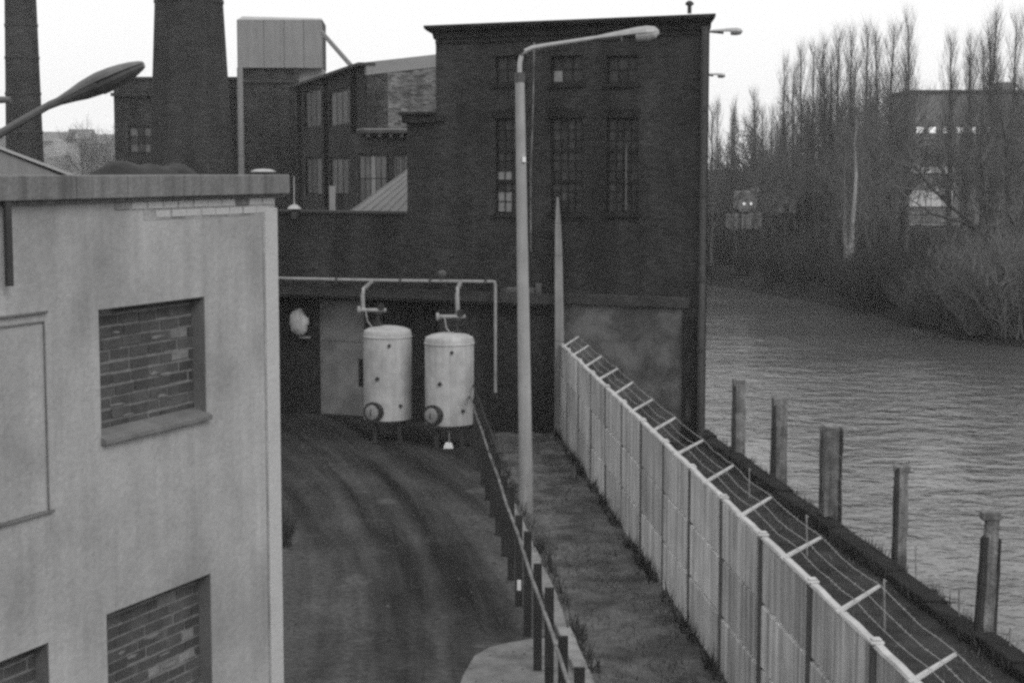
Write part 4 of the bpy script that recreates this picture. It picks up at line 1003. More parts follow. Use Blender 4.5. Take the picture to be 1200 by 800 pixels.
# long hall, gable towards the camera
hq = at(430, 150, 80); hall = thing('factory_hall', 'two storey brick factory hall with patchy gable behind the low brick wall', 'building', (hq.x, 80, 0))
hside = Vector((-.26, .966, 0)).normalized(); hg = Vector((.966, .26, 0))
hs = Frame((hq.x, hq.y), hside); hgf = Frame((hq.x, hq.y), hg)
if hs.n.x > 0: hs.n = -hs.n
if hgf.n.y > 0: hgf.n = -hgf.n
M['brick_hall'] = brick_mat('hall_brick', hside, 0.028, 0.032, .4, .14)
hu = lambda px, py: hs.hit(px, py); gu = lambda px, py, o=0: hgf.hit(px, py, o)
zE = hu(430, 74)[1]; uF = hu(346, 100)[0]
hw = []
for x0, x1_ in ((357, 381), (386, 413)):
    a, b = hu(x1_, 130)[0], hu(x0, 130)[0]; hw.append((a, b, hu(x0, 152)[1] if x0 < 380 else hu(x0, 150)[1], hu(x1_, 100)[1])); hw.append((a, b, hu(x0, 228)[1], hu(x0, 184)[1]))
hw = [(a, b, min(c, e), max(c, e)) for a, b, c, e in hw]
mb = MB(); mb.wall(hs, 0, uF, 0, zE - .12, hw, .15, 1); mb.build('side_wall', M['brick_hall'], hall)
for r in hw:
    wn = window(hs, r, 4, 1, hall, .15, mf='frame', mg='curtain_glass', pale=[(0, 0)] if r is hw[2] else [], fw=.12)
for px in (352, 383, 416):
    u = hu(px, 150)[0]; mb = MB(); mb.fbox(hs, u - .25, u + .25, 0, zE - .13, .003, .22); mb.build('pilaster', M['brick_hall'], hall)
mb = MB(); mb.fbox(hs, -.1, uF, zE - .11, zE + .03, -.4, .4); mb.build('eaves', M['roof_dark'], hall)
# gable with low pitch
gL = 9.0; zR = zE + gu(508, 66)[0] * 0 + (gu(508, 65)[1] - zE) / gu(508, 65)[0] * gL
mb = MB(); p = hgf.p; dd = 22
mb.add([p(0, 0, 0), p(gL, 0, 0), p(gL, zR - .6, 0), p(0, zE - .15 - .4, 0), p(0, 0, -.4), p(gL, 0, -.4), p(gL, zR - .6, -.4), p(0, zE - .55, -.4)], [(0, 1, 2, 3), (4, 5, 6, 7), (0, 1, 5, 4), (1, 2, 6, 5), (2, 3, 7, 6), (3, 0, 4, 7)]); mb.build('gable_wall', M['brick_gable'], hall)
mb = MB(); mb.add([p(-.02, zE - .548, .06), p(gL, zR - .598, .06), p(gL, zR, .06), p(-.02, zE + .04, .06), p(-.02, zE - .548, -.45), p(gL, zR - .598, -.45), p(gL, zR, -.45), p(-.02, zE + .04, -.45)], [(0, 1, 2, 3), (4, 5, 6, 7), (0, 1, 5, 4), (1, 2, 6, 5), (2, 3, 7, 6), (3, 0, 4, 7)]); mb.build('gable_band', M['pale_band'], hall)
mb = MB(); bk_ = hside * uF
q0, q1 = p(.1, zE - .1, -.5), p(gL, zR - .1, -.5); mb.add([q0, q1, q1 + bk_ * .95, q0 + bk_ * .95], [(0, 1, 2, 3)]); mb.build('roof', M['roof_dark'], hall)
mb = MB(); q = p(-.02, 0, 0); mb.box8([p(0.0, 0, .003), p(.35, 0, .003), p(.35, 0, .003) + hgf.n * .12, p(0, 0, .003) + hgf.n * .12, p(0.0, zE - .56, .003), p(.35, zE - .56, .003), p(.35, zE - .56, .003) + hgf.n * .12, p(0, zE - .56, .003) + hgf.n * .12]); mb.build('corner_pier', M['brick_hall'], hall)
# annex in front of the gable
an = thing('hall_annex', 'lower annex with tall pale mullioned windows under a thin roof against the hall gable', 'building', tuple(hgf.p(0.3, 0, 1.5)))
zA = gu(460, 154, 1.5)[1]; ga = lambda px, py: gu(px, py, 1.5)
aw = (ga(420, 200)[0], ga(456, 200)[0], ga(430, 238)[1], ga(430, 180)[1]); aw2 = (ga(460, 200)[0], ga(480, 200)[0], ga(460, 238)[1], ga(460, 180)[1])
mb = MB(); mb.wall(hgf, ga(416, 200)[0], gL, 0, zA - .1, [aw, aw2], .12, 1.45, d=1.5); mb.build('wall', M['brick_hall'], an)
mb = MB(); mb.fbox(hgf, ga(424, 155)[0], gL, zA - .09, zA + .06, 0.05, 2.0); mb.build('roof', M['roof_dark'], an)
mb = MB(); mb.fbox(hgf, ga(424, 155)[0], gL, zA + .062, zA + .12, 0.05, 1.95); mb.build('roof_felt', M['clad'], an)
for k in range(5):
    u = ga(428 + 13 * k, 158)[0]; mb = MB(); mb.fbox(hgf, u, u + .14, zA - .28, zA - .092, 1.503, 1.95); mb.build('rafter_end', M['roof_dark'], an)
class Sh:                                            # annex face, 1.5 m in front of the gable
    pass
af = Frame(tuple(hgf.p(0, 0, 1.5).xy), hg); af.n = hgf.n
for r in (aw, aw2): window(af, r, 5, 2, an, .12, mf='frame', mg='curtain_glass', pale=[(2, 0), (2, 1)] if r is aw else [], fw=.1)
# pale sheet roof of a small shed between hall and brick building
Ys = 66; e0, e1, e2 = at(409, 249, Ys), at(478, 199, Ys + 3.5), at(520, 249, Ys)
sh = thing('shed', 'small shed with a pale ribbed sheet roof behind the low brick wall', 'shed', (e0.x, Ys, 0))
mb = MB(); nrib = 14
ridge = e1; eave_r = Vector((e1.x + 3, Ys, e0.z)); ridge_r = Vector((e1.x + 3, e1.y, e1.z))
mb.add([e0, eave_r, ridge_r, e1, e0 - Vector((0, 0, .06)), eave_r - Vector((0, 0, .06)), ridge_r - Vector((0, 0, .06)), e1 - Vector((0, 0, .06))], [(0, 1, 2, 3), (4, 5, 6, 7), (0, 1, 5, 4), (1, 2, 6, 5), (2, 3, 7, 6), (3, 0, 4, 7)]); mb.build('roof', M['roof_pale'], sh)
for k in range(nrib):
    mb = MB(); f_ = k / nrib; a = e0.lerp(eave_r, f_); b = e1.lerp(ridge_r, f_); mb.tube([a + Vector((0, 0, .01)), b + Vector((0, 0, .01))], .028, 5); mb.build('roof_rib', M['roof_pale'], sh)
mb = MB(); mb.prism([(e0.x + .15, Ys + .12), (eave_r.x, Ys + .12), (eave_r.x, Ys + 7), (e0.x + .15, Ys + 7)], 0, e0.z - .07); mb.build('wall', M['brick_far'], sh)
mb = MB(); mb.add([e1, ridge_r, ridge_r + Vector((0, 3.5, -1.7)), e0 + Vector((0, 7, 0))], [(0, 1, 2, 3)]); mb.build('rear_roof', M['roof_pale'], sh)
ts = at(395, 240, 74); tk = thing('pale_door_leaf', 'narrow pale vertical door leaf standing at the foot of the hall wall', 'door', (ts.x, 74, 0))
mb = MB(); a, b = at(386, 249, 74), at(393, 218, 74); mb.box(a.x, b.x, 74, 74.08, 0, b.z); mb.build('leaf', M['clad'], tk); mb = MB(); c, d_ = at(394, 249, 74), at(403, 226, 74); mb.box(c.x, d_.x, 73.98, 74.1, 0, d_.z); mb.build('dark_leaf', M['frame'], tk)

# low pale-roofed shed at the far left
Yr = 46; r0, r1 = at(-30, 160, Yr), at(96, 208, Yr)
pr = thing('pale_roofed_shed', 'low shed with a pale sloping sheet roof at the left above the coping', 'shed', (r0.x, Yr, 0))
mb = MB(); a, b = r0, r1
mb.add([a, b, b + Vector((0, 9, -1.2)), a + Vector((0, 9, -1.2)), a - Vector((0, 0, .08)), b - Vector((0, 0, .08)), b + Vector((0, 9, -1.28)), a + Vector((0, 9, -1.28))], [(0, 1, 2, 3), (4, 5, 6, 7), (0, 1, 5, 4), (1, 2, 6, 5), (2, 3, 7, 6), (3, 0, 4, 7)]); mb.build('roof', M['clad_top'], pr)
mb = MB(); mb.add([(a.x, Yr + .1, 0), (b.x - .2, Yr + .1, 0), (b.x - .2, Yr + .1, b.z - .1), (a.x, Yr + .1, a.z - .13), (a.x, Yr + 8.9, 0), (b.x - .2, Yr + 8.9, 0), (b.x - .2, Yr + 8.9, b.z - 1.3), (a.x, Yr + 8.9, a.z - 1.33)], [(0, 1, 2, 3), (4, 5, 6, 7), (0, 1, 5, 4), (1, 2, 6, 5), (2, 3, 7, 6), (3, 0, 4, 7)]); mb.build('wall', M['clad'], pr)

# ------------------------------------------------------------------ piles, stakes
pile_px = [((865, 443), (864, 541), 15), ((913, 466), (911, 566), 18), ((976, 500), (973, 618), 21), ((1057, 543), (1053, 668), 18), ((1161, 597), (1151, 752), 24)]
names = ['farthest of the five weathered river piles, next to the brick building', 'second river pile from the brick building, square and cracked', 'middle of the five weathered river piles with a broad flat top',
         'fourth river pile from the brick building, slim with a ragged head', 'nearest and widest of the five river piles, split along its side']
for k, ((tx, ty), (bx, by), wpx) in enumerate(pile_px):
    b = G(bx, by); Y = b.y; t = at(tx, ty, Y); rd_ = random.Random(40 + k)
    pl = thing('river_pile', names[k], 'pile', (b.x, Y, 0), 'weathered piles along the quay')
    r = wpx / 2 * Y / F
    def shaft(cx0, cx1, w0, w1, z1, name, m, dy=0.0, dep=None):
        mb = MB(); n = 9; prev = None; dep = dep or w0
        for q in range(n + 1):
            f_ = q / n; z = -.6 + (z1 + .6) * f_; c = Vector((b.x + (t.x - b.x) * f_ + cx0 + (cx1 - cx0) * f_, Y + dy, z)); wv = w0 + (w1 - w0) * f_
            j = lambda: rd_.uniform(-.012, .012)
            zt_ = (lambda: rd_.uniform(-.06, .05)) if q == n else (lambda: 0)
            cur = [c + Vector((-wv + j(), -dep + j(), zt_())), c + Vector((wv + j(), -dep + j(), zt_())), c + Vector((wv + j(), dep + j(), zt_())), c + Vector((-wv + j(), dep + j(), zt_()))]
            if prev:
                for e in range(4): mb.quad(prev[e], prev[(e + 1) % 4], cur[(e + 1) % 4], cur[e])
            else: mb.quad(*cur)
            prev = cur
        mb.quad(*prev); return mb.build(name, m, pl, bevel=.01)
    if k in (0, 1):
        shaft(.02, .02, r * .98, r * .92, t.z, 'shaft', M['pile'])
        shaft(-r * .75, -r * .75, r * .28, r * .25, t.z * .92, 'split_plank', M['pile_dark'], dy=-r * 1.02, dep=.03)
    elif k == 2:
        shaft(-r * .1, -r * .1, r * .85, r * .8, t.z, 'shaft', M['pile']); shaft(r * .85, r * .85, r * .16, r * .14, t.z * .98, 'split_plank', M['pile_dark'], dy=-.03, dep=r * .9)
        shaft(-r * .3, -r * .3, r * .9, r * .95, t.z, 'split_plank', M['pile'], dy=r * .9, dep=.04)
    elif k == 3:
        shaft(r * .15, 0, r * .75, r * .72, t.z - .05, 'shaft', M['pile']); shaft(-r * .7, -r * .7, r * .26, r * .22, t.z * .97, 'split_plank', M['pile_dark'], dy=-.05, dep=r * .8)
        mb = MB(); mb.box(t.x - r * 1.05, t.x + r * 1.0, Y - .12, Y + .12, t.z - .16, t.z - .03); mb.build('head_block', M['pile'], pl, bevel=.03)
    else:
        shaft(r * .25, r * .15, r * .62, r * .58, t.z - .05, 'shaft', M['pile']); shaft(-r * .62, -r * .55, r * .30, r * .2, t.z * .80, 'split_plank', M['pile_dark'], dy=-.03, dep=r * .7)
        shaft(-r * 1.0, -r * .95, r * .18, r * .12, t.z * .52, 'split_plank', M['pile_dark'], dy=-.06, dep=r * .5); shaft(r * .95, r * .9, r * .14, r * .1, t.z * .78, 'split_plank', M['pile_dark'], dy=.02, dep=r * .7)
        mb = MB(); mb.box(t.x - r * .95, t.x + r * .9, Y - .13, Y + .13, t.z - .17, t.z - .02); mb.build('head_block', M['pile'], pl, bevel=.03)
rw = thing('river_wire', 'thin sagging wires strung between the weathered river piles', 'wire', tuple(G(864, 541)))
for hz0 in (.7, 1.25, 1.75):
    for k in range(4):
        a, b = (G(*pile_px[q][1]) + Vector((0, 0, hz0)) for q in (k, k + 1)); mb = MB(); mb.tube([a.lerp(b, t / 6) - Vector((0, 0, .10 * 4 * (t / 6) * (1 - t / 6))) for t in range(7)], .004, 4); mb.build('strand', M['wire'], rw)
stk = [((945, 603), (946, 655)), ((1036, 678), (1037, 742)), ((1073, 640), (1074, 688)), ((1124, 690), (1124, 735)), ((1184, 735), (1184, 775)), ((878, 548), (878, 585))]
whr = ['thin stake behind the slab wall below the middle pile', 'thin stake behind the slab wall between its two nearest arms in view', 'thin rusty stake on the quay edge right of the fourth pile', 'thin stake on the quay edge left of the nearest pile', 'thin stake on the quay edge right of the nearest pile', 'thin stake on the river strip below the first pile']
for k, ((tx, ty), (bx, by)) in enumerate(stk):
    b = G(bx, by); t = at(tx, ty, b.y)
    s_ = thing('wire_stake', whr[k], 'stake', b, 'thin stakes along the quay')
    mb = MB(); mb.tube([b - Vector((0, 0, .1)), t], .018, 6); mb.build('rod', M['tank_grey'], s_); mb = MB(); mb.tube([t + Vector((-.02, 0, -.06)), t + Vector((.05, 0, -.03))], .012, 5); mb.build('hook', M['tank_grey'], s_)

# ------------------------------------------------------------------ vegetation
def tree_parts(seed, kind, h):
    R = random.Random(seed); tr = MB(); cr = MB()
    def rv(s): return Vector((R.uniform(-s, s), R.uniform(-s, s), R.uniform(-s, s)))
    def branch(p0, d, L_, r0, up, n=4, wob=.12, sides=3, mb=cr):
        pts = [Vector(p0)]; dv = Vector(d).normalized(); rad = [r0]
        for i in range(n):
            dv = (dv + Vector((0, 0, up)) + rv(wob)).normalized(); pts.append(pts[-1] + dv * (L_ / n)); rad.append(r0 * (1 - .8 * (i + 1) / n))
        mb.tube(pts, rad, sides, False); return pts
    if kind == 'poplar':
        pts = [Vector((0, 0, -.3))]; 
        for i in range(10): pts.append(Vector((R.uniform(-.10, .10) * (i > 0) + pts[-1].x, R.uniform(-.1, .1) + pts[-1].y, h * .97 * (i + 1) / 10)))
        tr.tube(pts, [.22 * (1 - .088 * i) + .015 for i in range(11)], 7)
        nb = 84
        for i in range(nb):
            f_ = .12 + .86 * (i + R.random()) / nb; z = f_ * h * .97; k = min(int(z / (h * .097)), 9); b0 = pts[k].lerp(pts[k + 1], (z / (h * .097)) - k)
            a = R.uniform(0, 2 * PI); tl = R.uniform(.22, .42) * (1.5 if seed % 2 else 1); L_ = h * (.26 * (1 - f_) ** .7 + .05) * R.uniform(.7, 1.2)
            bp = branch(b0, (math.cos(a) * tl, math.sin(a) * tl, 1), L_, .022 * (1.2 - f_) + .004, .12, 4, .07)
            for q in range(13):
                s_ = R.uniform(.15, 1) * (len(bp) - 1.001); kk = int(s_); c = bp[kk].lerp(bp[kk + 1], s_ - kk); a2 = R.uniform(0, 2 * PI); t2 = R.uniform(.2, .6)
                branch(c, (math.cos(a2) * t2, math.sin(a2) * t2, 1), R.uniform(.6, 1.9), .008, .1, 2, .08)
    elif kind == 'broad':
        def grow(p0, d, L_, r, lev):
            pts = branch(p0, d, L_, r, .06, 4, .16, 6 if lev == 0 else (4 if lev < 3 else 3), tr if lev < 2 else cr)
            if lev >= 4: return
            n = (5, 5, 5, 6)[lev]
            for i in range(n):
                f_ = .45 + .55 * (i + R.random()) / n if lev == 0 else R.uniform(.3, 1); s_ = f_ * 3.999; kk = min(int(s_), 3); c = pts[kk].lerp(pts[kk + 1], s_ - kk)
                dv = (pts[kk + 1] - pts[kk]).normalized(); sd_ = dv.cross(rv(1)).normalized()
                grow(c, dv * R.uniform(.6, 1) + sd_ * R.uniform(.5, .9), L_ * R.uniform(.5, .72), r * R.uniform(.42, .6), lev + 1)
        grow(Vector((0, 0, -.3)), (R.uniform(-.08, .08), R.uniform(-.08, .08), 1), h * .48, h * .017, 0)
    elif kind == 'forked':
        def side(pts, r, n, L0):
            for i in range(n):
                s_ = R.uniform(.25, .98) * (len(pts) - 1.001); k = int(s_); c = pts[k].lerp(pts[k + 1], s_ - k); dv = (pts[k + 1] - pts[k]).normalized(); sd_ = dv.cross(rv(1)).normalized()
                L_ = L0 * R.uniform(.5, 1.1); p2 = branch(c, dv * .6 + sd_ * .8, L_, r * .35, .05, 5, .16, 4)
                for q in range(6):
                    kk = R.randint(1, 4); d2 = (p2[kk] - p2[kk - 1]).normalized(); p3 = branch(p2[kk], d2 * .7 + rv(.8), L_ * R.uniform(.3, .6), r * .13, .05, 4, .18)
                    for w_ in range(4): k3 = R.randint(1, 3); branch(p3[k3], (p3[k3] - p3[k3 - 1]).normalized() * .7 + rv(.8), L_ * R.uniform(.12, .3), .011, .05, 2, .2)
        limbs = [([(0, 0, -.4), (.15, 0, .9), (.5, 0, 2.0), (1.2, 0, 3.8), (1.9, .2, 5.0), (2.3, .2, 7.5), (2.7, .3, 10), (2.8, .2, 12.5)], .36),
                 ([(.2, 0, 1.1), (-.2, -.1, 2.6), (-1.4, .1, 4.2), (-2.9, .3, 5.6), (-4.4, .5, 7.0), (-5.6, .6, 8.6)], .22),
                 ([(-.2, -.1, 2.6), (-.8, -.3, 5.2), (-1.1, -.3, 8.0), (-1.6, -.2, 11.0)], .17), ([(1.2, 0, 3.8), (.8, .4, 6.5), (.7, .5, 9.5), (.3, .6, 12)], .17),
                 ([(1.9, .2, 5), (3.4, .1, 6.6), (5.0, -.2, 8.8)], .16), ([(-1.4, .1, 4.2), (-2.6, -.4, 4.6), (-4.6, -.8, 5.2), (-6.2, -.9, 6.2)], .12)]
        for pts, r in limbs:
            P_ = [Vector(p_) for p_ in pts]; f_ = [P_[0]]
            for i in range(len(P_) - 1):
                for k in range(1, 4): f_.append(P_[i].lerp(P_[i + 1], k / 3) + rv(.05))
            tr.tube(f_, [r * (1 - .75 * i / (len(f_) - 1)) for i in range(len(f_))], 7); side(f_, r, 13, 3.2)
    elif kind == 'shrub':
        for i in range(70):
            a = R.uniform(0, 2 * PI); tl = R.uniform(.15, 1.1); p0 = Vector((R.uniform(-.7, .7), R.uniform(-.7, .7), -.1))
            bp = branch(p0, (math.cos(a) * tl, math.sin(a) * tl, 1), h * R.uniform(.5, 1), .022, .02, 4, .14)
            for q in range(12):
                s_ = R.uniform(.2, 1) * (len(bp) - 1.001); kk = int(s_); c = bp[kk].lerp(bp[kk + 1], s_ - kk); a2 = R.uniform(0, 2 * PI); t2 = R.uniform(.3, 1)
                branch(c, (math.cos(a2) * t2, math.sin(a2) * t2, R.uniform(.3, 1)), h * R.uniform(.1, .28), .011, .02, 2, .15)
        tr.tube([(0, 0, -.2), (0, 0, .4)], .06, 6)
    return tr, cr
def proto(name, kind, seed, h, mt, mc, label, cat, trunk='trunk', crown='crown'):
    tr, cr = tree_parts(seed, kind, h); o = thing(name, label, cat); tr.build(trunk, M[mt], o, smooth=True); cr.build(crown, M[mc], o); return o
used = set(); deflab = {}
def put(o, loc, rz, s, label=None, group=None):
    deflab.setdefault(o.name, o['label'])
    if o.name not in used:
        used.add(o.name); o.location = loc; o.rotation_euler = (0, 0, rz); o.scale = (s, s, s) if not hasattr(s, '__len__') else s; c = o
    else: c = copy_tree(o, loc, rz, s)
    c['label'] = label or deflab[o.name]
    if group: c['group'] = group
    return c
pops = [proto('poplar_tree', 'poplar', 11 + i, 20, 'bark', 'twig', 'slim bare poplar in the tall row beyond the far river bank', 'tree') for i in range(6)]
brs = [proto('bare_tree', 'broad', 31 + i, 14, 'bark', 'twig', 'spreading bare tree in the dense belt along the far river bank', 'tree') for i in range(4)]
big = proto('bare_tree', 'forked', 78, 20, 'bark_dark', 'twig', 'large dark forked bare tree at the right edge beyond the river', 'tree')
bir = proto('birch_tree', 'poplar', 91, 17, 'birch', 'twig', 'white stemmed birch on the far bank in front of the poplars', 'tree')
shr = [proto('bank_bush', 'shrub', 51 + i, 4.0, 'bark', 'bush', 'dark leafless bush low on the far river bank', 'bush', 'stem', 'twigs') for i in range(2)]
wil = [proto('willow_bush', 'shrub', 61 + i, 5.0, 'bark', 'twig_pale', 'pale brushy willow bush hanging over the water at the right', 'bush', 'stem', 'twigs') for i in range(2)]
GZ = 0.4
def place_top(o, px, ptop, Y, h, label=None, group=None, ws=1.0):
    t = at(px, ptop, Y); s = (t.z - GZ) / h
    return put(o, (t.x, Y, GZ), random.uniform(0, 6.28), (s * ws * random.uniform(.85, 1.15), s * ws * random.uniform(.85, 1.15), s), label, group)
tops = [(884, 108, 178, .8), (860, 120, 200, .7), (842, 118, 200, .8), (906, 127, 185, .8), (922, 70, 172, .9), (938, 55, 165, .85), (953, 54, 170, .9), (969, 52, 160, .9), (981, 37, 158, 1), (996, 38, 160, .9), (1012, 32, 165, .85),
        (1029, 40, 158, .9), (1047, 32, 162, .9), (1068, 20, 150, .85), (1117, 42, 168, .8), (1136, 45, 172, .9), (1155, 46, 165, .9), (1167, 16, 160, .85), (1190, 20, 155, .9), (1212, 30, 160, 1), (1240, 25, 165, 1)]
GP = 'bare poplars beyond the river'
for i, (px, py, Y, ws) in enumerate(tops):
    lab = {884: 'short dark spire shaped poplar standing apart near the brick building', 860: 'faint slim poplar just right of the brick building', 1068: 'tallest dark poplar at the left end of the far block', 1167: 'very tall poplar rising above the far block'}.get(px)
    place_top(pops[i % 6], px, py, Y, 20, lab, GP, ws * 1.15)
    if px > 915:
        for q in range(1): place_top(pops[(i + 2 + q) % 6], px + random.uniform(-11, 11), py + random.uniform(20, 80), Y + random.uniform(-6, 14), 20, None, GP, random.uniform(1.0, 1.6))
for i in range(64):                                  # belt of trees behind and below the poplars
    px = 826 + i * 6.6 + random.uniform(-6, 6); Y = random.uniform(138, 190) - max(0, (px - 1000)) * .12
    if abs(px - 1092) < 58 or (px > 1060 and i % 3) or (845 < px < 935 and Y < 158): continue
    place_top(brs[i % 4], px, random.uniform(112, 190), Y, 14, None, 'bare trees in the belt along the far bank', .8)
for px, Y, ht in ((866, 139, 165), (880, 141, 150), (894, 137, 170), (905, 142, 140), (921, 138, 150)):
    place_top(brs[int(px) % 4], px, ht, Y, 14, None, 'bare trees in the belt along the far bank', .55)
for i, (px, ht, Y) in enumerate(((925, 84, 165), (945, 70, 160), (962, 88, 150), (978, 66, 166), (992, 92, 150), (1006, 60, 160), (1022, 78, 152), (1038, 58, 164), (1052, 90, 150), (1064, 64, 158), (912, 120, 160), (897, 140, 158), (1138, 78, 150), (1160, 92, 146), (1182, 64, 152), (1202, 84, 146))):
    place_top(brs[i % 4], px, ht, Y, 14, 'tall airy bare tree rising among the poplars on the far bank', 'airy trees among the poplars', .62)
for i in range(40):
    px = 836 + i * 10 + random.uniform(-7, 7)
    if abs(px - 1092) < 26 or (px > 1060 and i % 3): continue
    place_top(pops[i % 6], px, random.uniform(70, 150) if px > 925 else random.uniform(125, 165), random.uniform(160, 205), 20, 'slim bare poplar in the lower ranks beyond the far river bank', GP, 1.1)
b = at(990, 130, 137); bp = G(996, 303, .2); put(bir, (at(996, 300, 121).x, 121, 0.2), .4, (1.0, 1.0, .72))
put(bir, (at(991, 300, 122).x, 122, 0.2), 2.4, (.8, .8, .6), 'thinner second birch stem close beside the white birch')
t = at(1166, 292, 110); put(big, (t.x, 110, .2), 0, .95)
t = at(1050, 300, 125); put(brs[1], (t.x, 125, .2), 1.0, .62, 'small crooked bare tree left of the far block', 'bare trees in the belt along the far bank')
# bushes at the waterline
for i in range(46):
    k = random.uniform(4.4, 10.2); a = int(k); f_ = k - a; x = shore[a][0] * (1 - f_) + shore[min(a + 1, 11)][0] * f_; y = shore[a][1] * (1 - f_) + shore[min(a + 1, 11)][1] * f_
    off = random.uniform(.6, 9); put(shr[i % 2], (x + off * .25, y + off, -.9 + off * .12), random.uniform(0, 6), random.uniform(.55, 1.1), None, 'dark bushes along the far bank')
for i, (px, py, Y, s) in enumerate(((1075, 385, 100, .55), (1105, 375, 97, .8), (1130, 378, 94, .95), (1160, 380, 92, 1.15), (1185, 375, 93, 1.4), (1205, 378, 90, 1.4), (1150, 345, 104, 1.1), (1185, 345, 108, 1.5), (1110, 350, 108, .8), (1230, 370, 92, 1.5))):
    p_ = at(px, py, Y); put(wil[i % 2], (p_.x, Y + 2, -1.0), random.uniform(0, 6), s, None, 'willow bushes at the right of the far bank')
# far wood: one mass behind
mb = MB(); R = random.Random(5)
for i in range(9000):
    px = R.uniform(815, 1330); Y = R.uniform(186, 262); p_ = at(px, 300, Y); h = R.uniform(3, 10.5) * R.uniform(.6, 1)
    if 1045 < px < 1340 and Y < 232: Y += 46
    p_ = at(px, 300, Y); z0 = R.uniform(.3, 3); a = Vector((p_.x, Y, z0)); b = a + Vector((R.uniform(-.8, .8), R.uniform(-.8, .8), h * R.uniform(.5, 1)))
    mb.tube([a, a.lerp(b, .5) + Vector((R.uniform(-.2, .2), 0, 0)), b], [R.uniform(.05, .11), .05, .015], 3, False)
tag(mb.build('far_wood', M['twig']), kind='stuff')
# small dark bush by the corner of the rendered building
cb = G(342, 640); put(shr[0], (cb.x - .15, cb.y, 0), 1.1, (.20, .20, .33), 'small dark bush beside the corner of the rendered building')

# ------------------------------------------------------------------ far side buildings
Yf = 215; fq = at(1063, 200, Yf); fr_ = Frame((fq.x, Yf), (1, -.04))
fb2 = thing('far_block', 'long flat roofed block with bright window rows behind the bare trees at right', 'building', (fq.x, Yf, 0))
fz = lambda py: fr_.hit(1100, py)[1]; fu_ = lambda px: fr_.hit(px, 180)[0]
wl_ = [(fu_(x0), fu_(x1), fz(y1), fz(y0)) for x0, x1, y0, y1 in
       [(x - 5, x + 5, 148, 157) for x in (1078, 1092, 1109, 1125, 1140, 1162, 1180, 1198)] + [(x, x + 14, y0, y1) for y0, y1 in ((182, 194), (204, 216), (246, 262), (273, 287)) for x in (1069, 1086, 1103, 1130, 1150, 1172)]]
mb = MB(); mb.wall(fr_, 0, fu_(1400), 0, fz(109), wl_, .2, 12); mb.build('wall', M['far_block'], fb2)
mb = MB(); mb.fbox(fr_, -.3, fu_(1400), fz(109) + .01, fz(109) + .35, -12, .3); mb.build('roof_edge', M['roof_dark'], fb2)
mb = MB(); mb.fbox(fr_, fu_(1170), fu_(1189), fz(109) + .36, fz(96), -5, -1); mb.build('roof_house', M['far_block'], fb2)
for i, r in enumerate(wl_):
    u0, u1, z0, z1 = r; glowing = i < 6  # first six windows drawn as glowing panes
    mb = MB(); mb.fbox(fr_, u0 + .02, u1 - .02, z0 + .02, z1 - .02, -.19, -.12); wf = mb.build('window', M['frame'], fb2)
    n = 1 if glowing else 2
    for q in range(n):
        mb = MB(); a = u0 + .08 + (u1 - u0 - .12) * q / n; mb.fbox(fr_, a, a + (u1 - u0 - .12) / n - .05, z0 + .1, z1 - .1, -.118, -.10)
        mb.build('pane', M['glowing'] if glowing else (M['far_pale'] if (i % 6) in (2, 3, 4) and i < 32 and (i - 8) % 6 < 3 else M['far_glass']), wf)
for y0, y1, x0, x1_ in ((222, 242, 1066, 1118), (196, 203, 1066, 1118), (263, 271, 1066, 1116), (290, 299, 1060, 1118)):
    mb = MB(); n = 4; a, b = fu_(x0), fu_(x1_)
    for q in range(n):
        mb = MB(); mb.fbox(fr_, a + (b - a) * q / n + .04, a + (b - a) * (q + 1) / n - .04, fz(y1), fz(y0), .004, .22); mb.build('balcony_panel', M['balcony'], fb2)
# low pale house and fence on the far bank
Yh = 153; lq = at(883, 230, Yh); lfm = Frame((lq.x, Yh), (1, .05)); lh = thing('low_house', 'low pale house with a curved gable among the trees right of the brick building', 'house', (lq.x, Yh, 0))
hz_ = lambda py: lfm.hit(900, py)[1]; hu_ = lambda px: lfm.hit(px, 230)[0]
mb = MB(); mb.wall(lfm, 0, hu_(932), 0, hz_(232), [(hu_(888), hu_(894), hz_(248), hz_(238)), (hu_(905), hu_(911), hz_(248), hz_(238)), (hu_(918), hu_(925), hz_(248), hz_(238))], .1, 7); mb.build('wall', M['far_pale'], lh)
g_ = [lfm.p(hu_(905) + (hu_(932) - hu_(883)) * .36 * math.cos(PI * q / 10), hz_(232) + .01 + 0.95 * math.sin(PI * q / 10), 0.02) for q in range(11)]
mb = MB(); n = len(g_); mb.add(g_ + [x - lfm.n * 6 for x in g_], [tuple(range(n)), tuple(range(n, 2 * n))] + [(i, (i + 1) % n, n + (i + 1) % n, n + i) for i in range(n)]); mb.build('gable', M['far_pale'], lh)
for x in (888, 905, 918):
    mb = MB(); mb.fbox(lfm, hu_(x) + .02, hu_(x + 6) - .02, hz_(248) + .02, hz_(238) - .02, -.09, -.05); mb.build('window', M['far_glass'], lh)
Yg = 147; gq = at(850, 260, Yg); gf = Frame((gq.x, Yg), (1, .02)); fe = thing('board_fence', 'pale board fence on the far bank right of the brick building', 'fence', (gq.x, Yg, 0))
for k in range(16):
    px = 851 + k * 2.6; a, b = gf.hit(px, 260)[0], gf.hit(px + 2.3, 260)[0]
    if k in (6,): continue
    mb = MB(); mb.fbox(gf, a, b, gf.hit(px, 268)[1] + random.uniform(-.1, .1), gf.hit(px, 250)[1] + random.uniform(-.08, .08), -.03, .03); mb.build('board', M['far_pale'], fe)
mb = MB(); mb.fbox(gf, 0, gf.hit(893, 260)[0], gf.hit(870, 258)[1], gf.hit(870, 256.5)[1], -.1, -.035); mb.build('rail', M['bark'], fe)
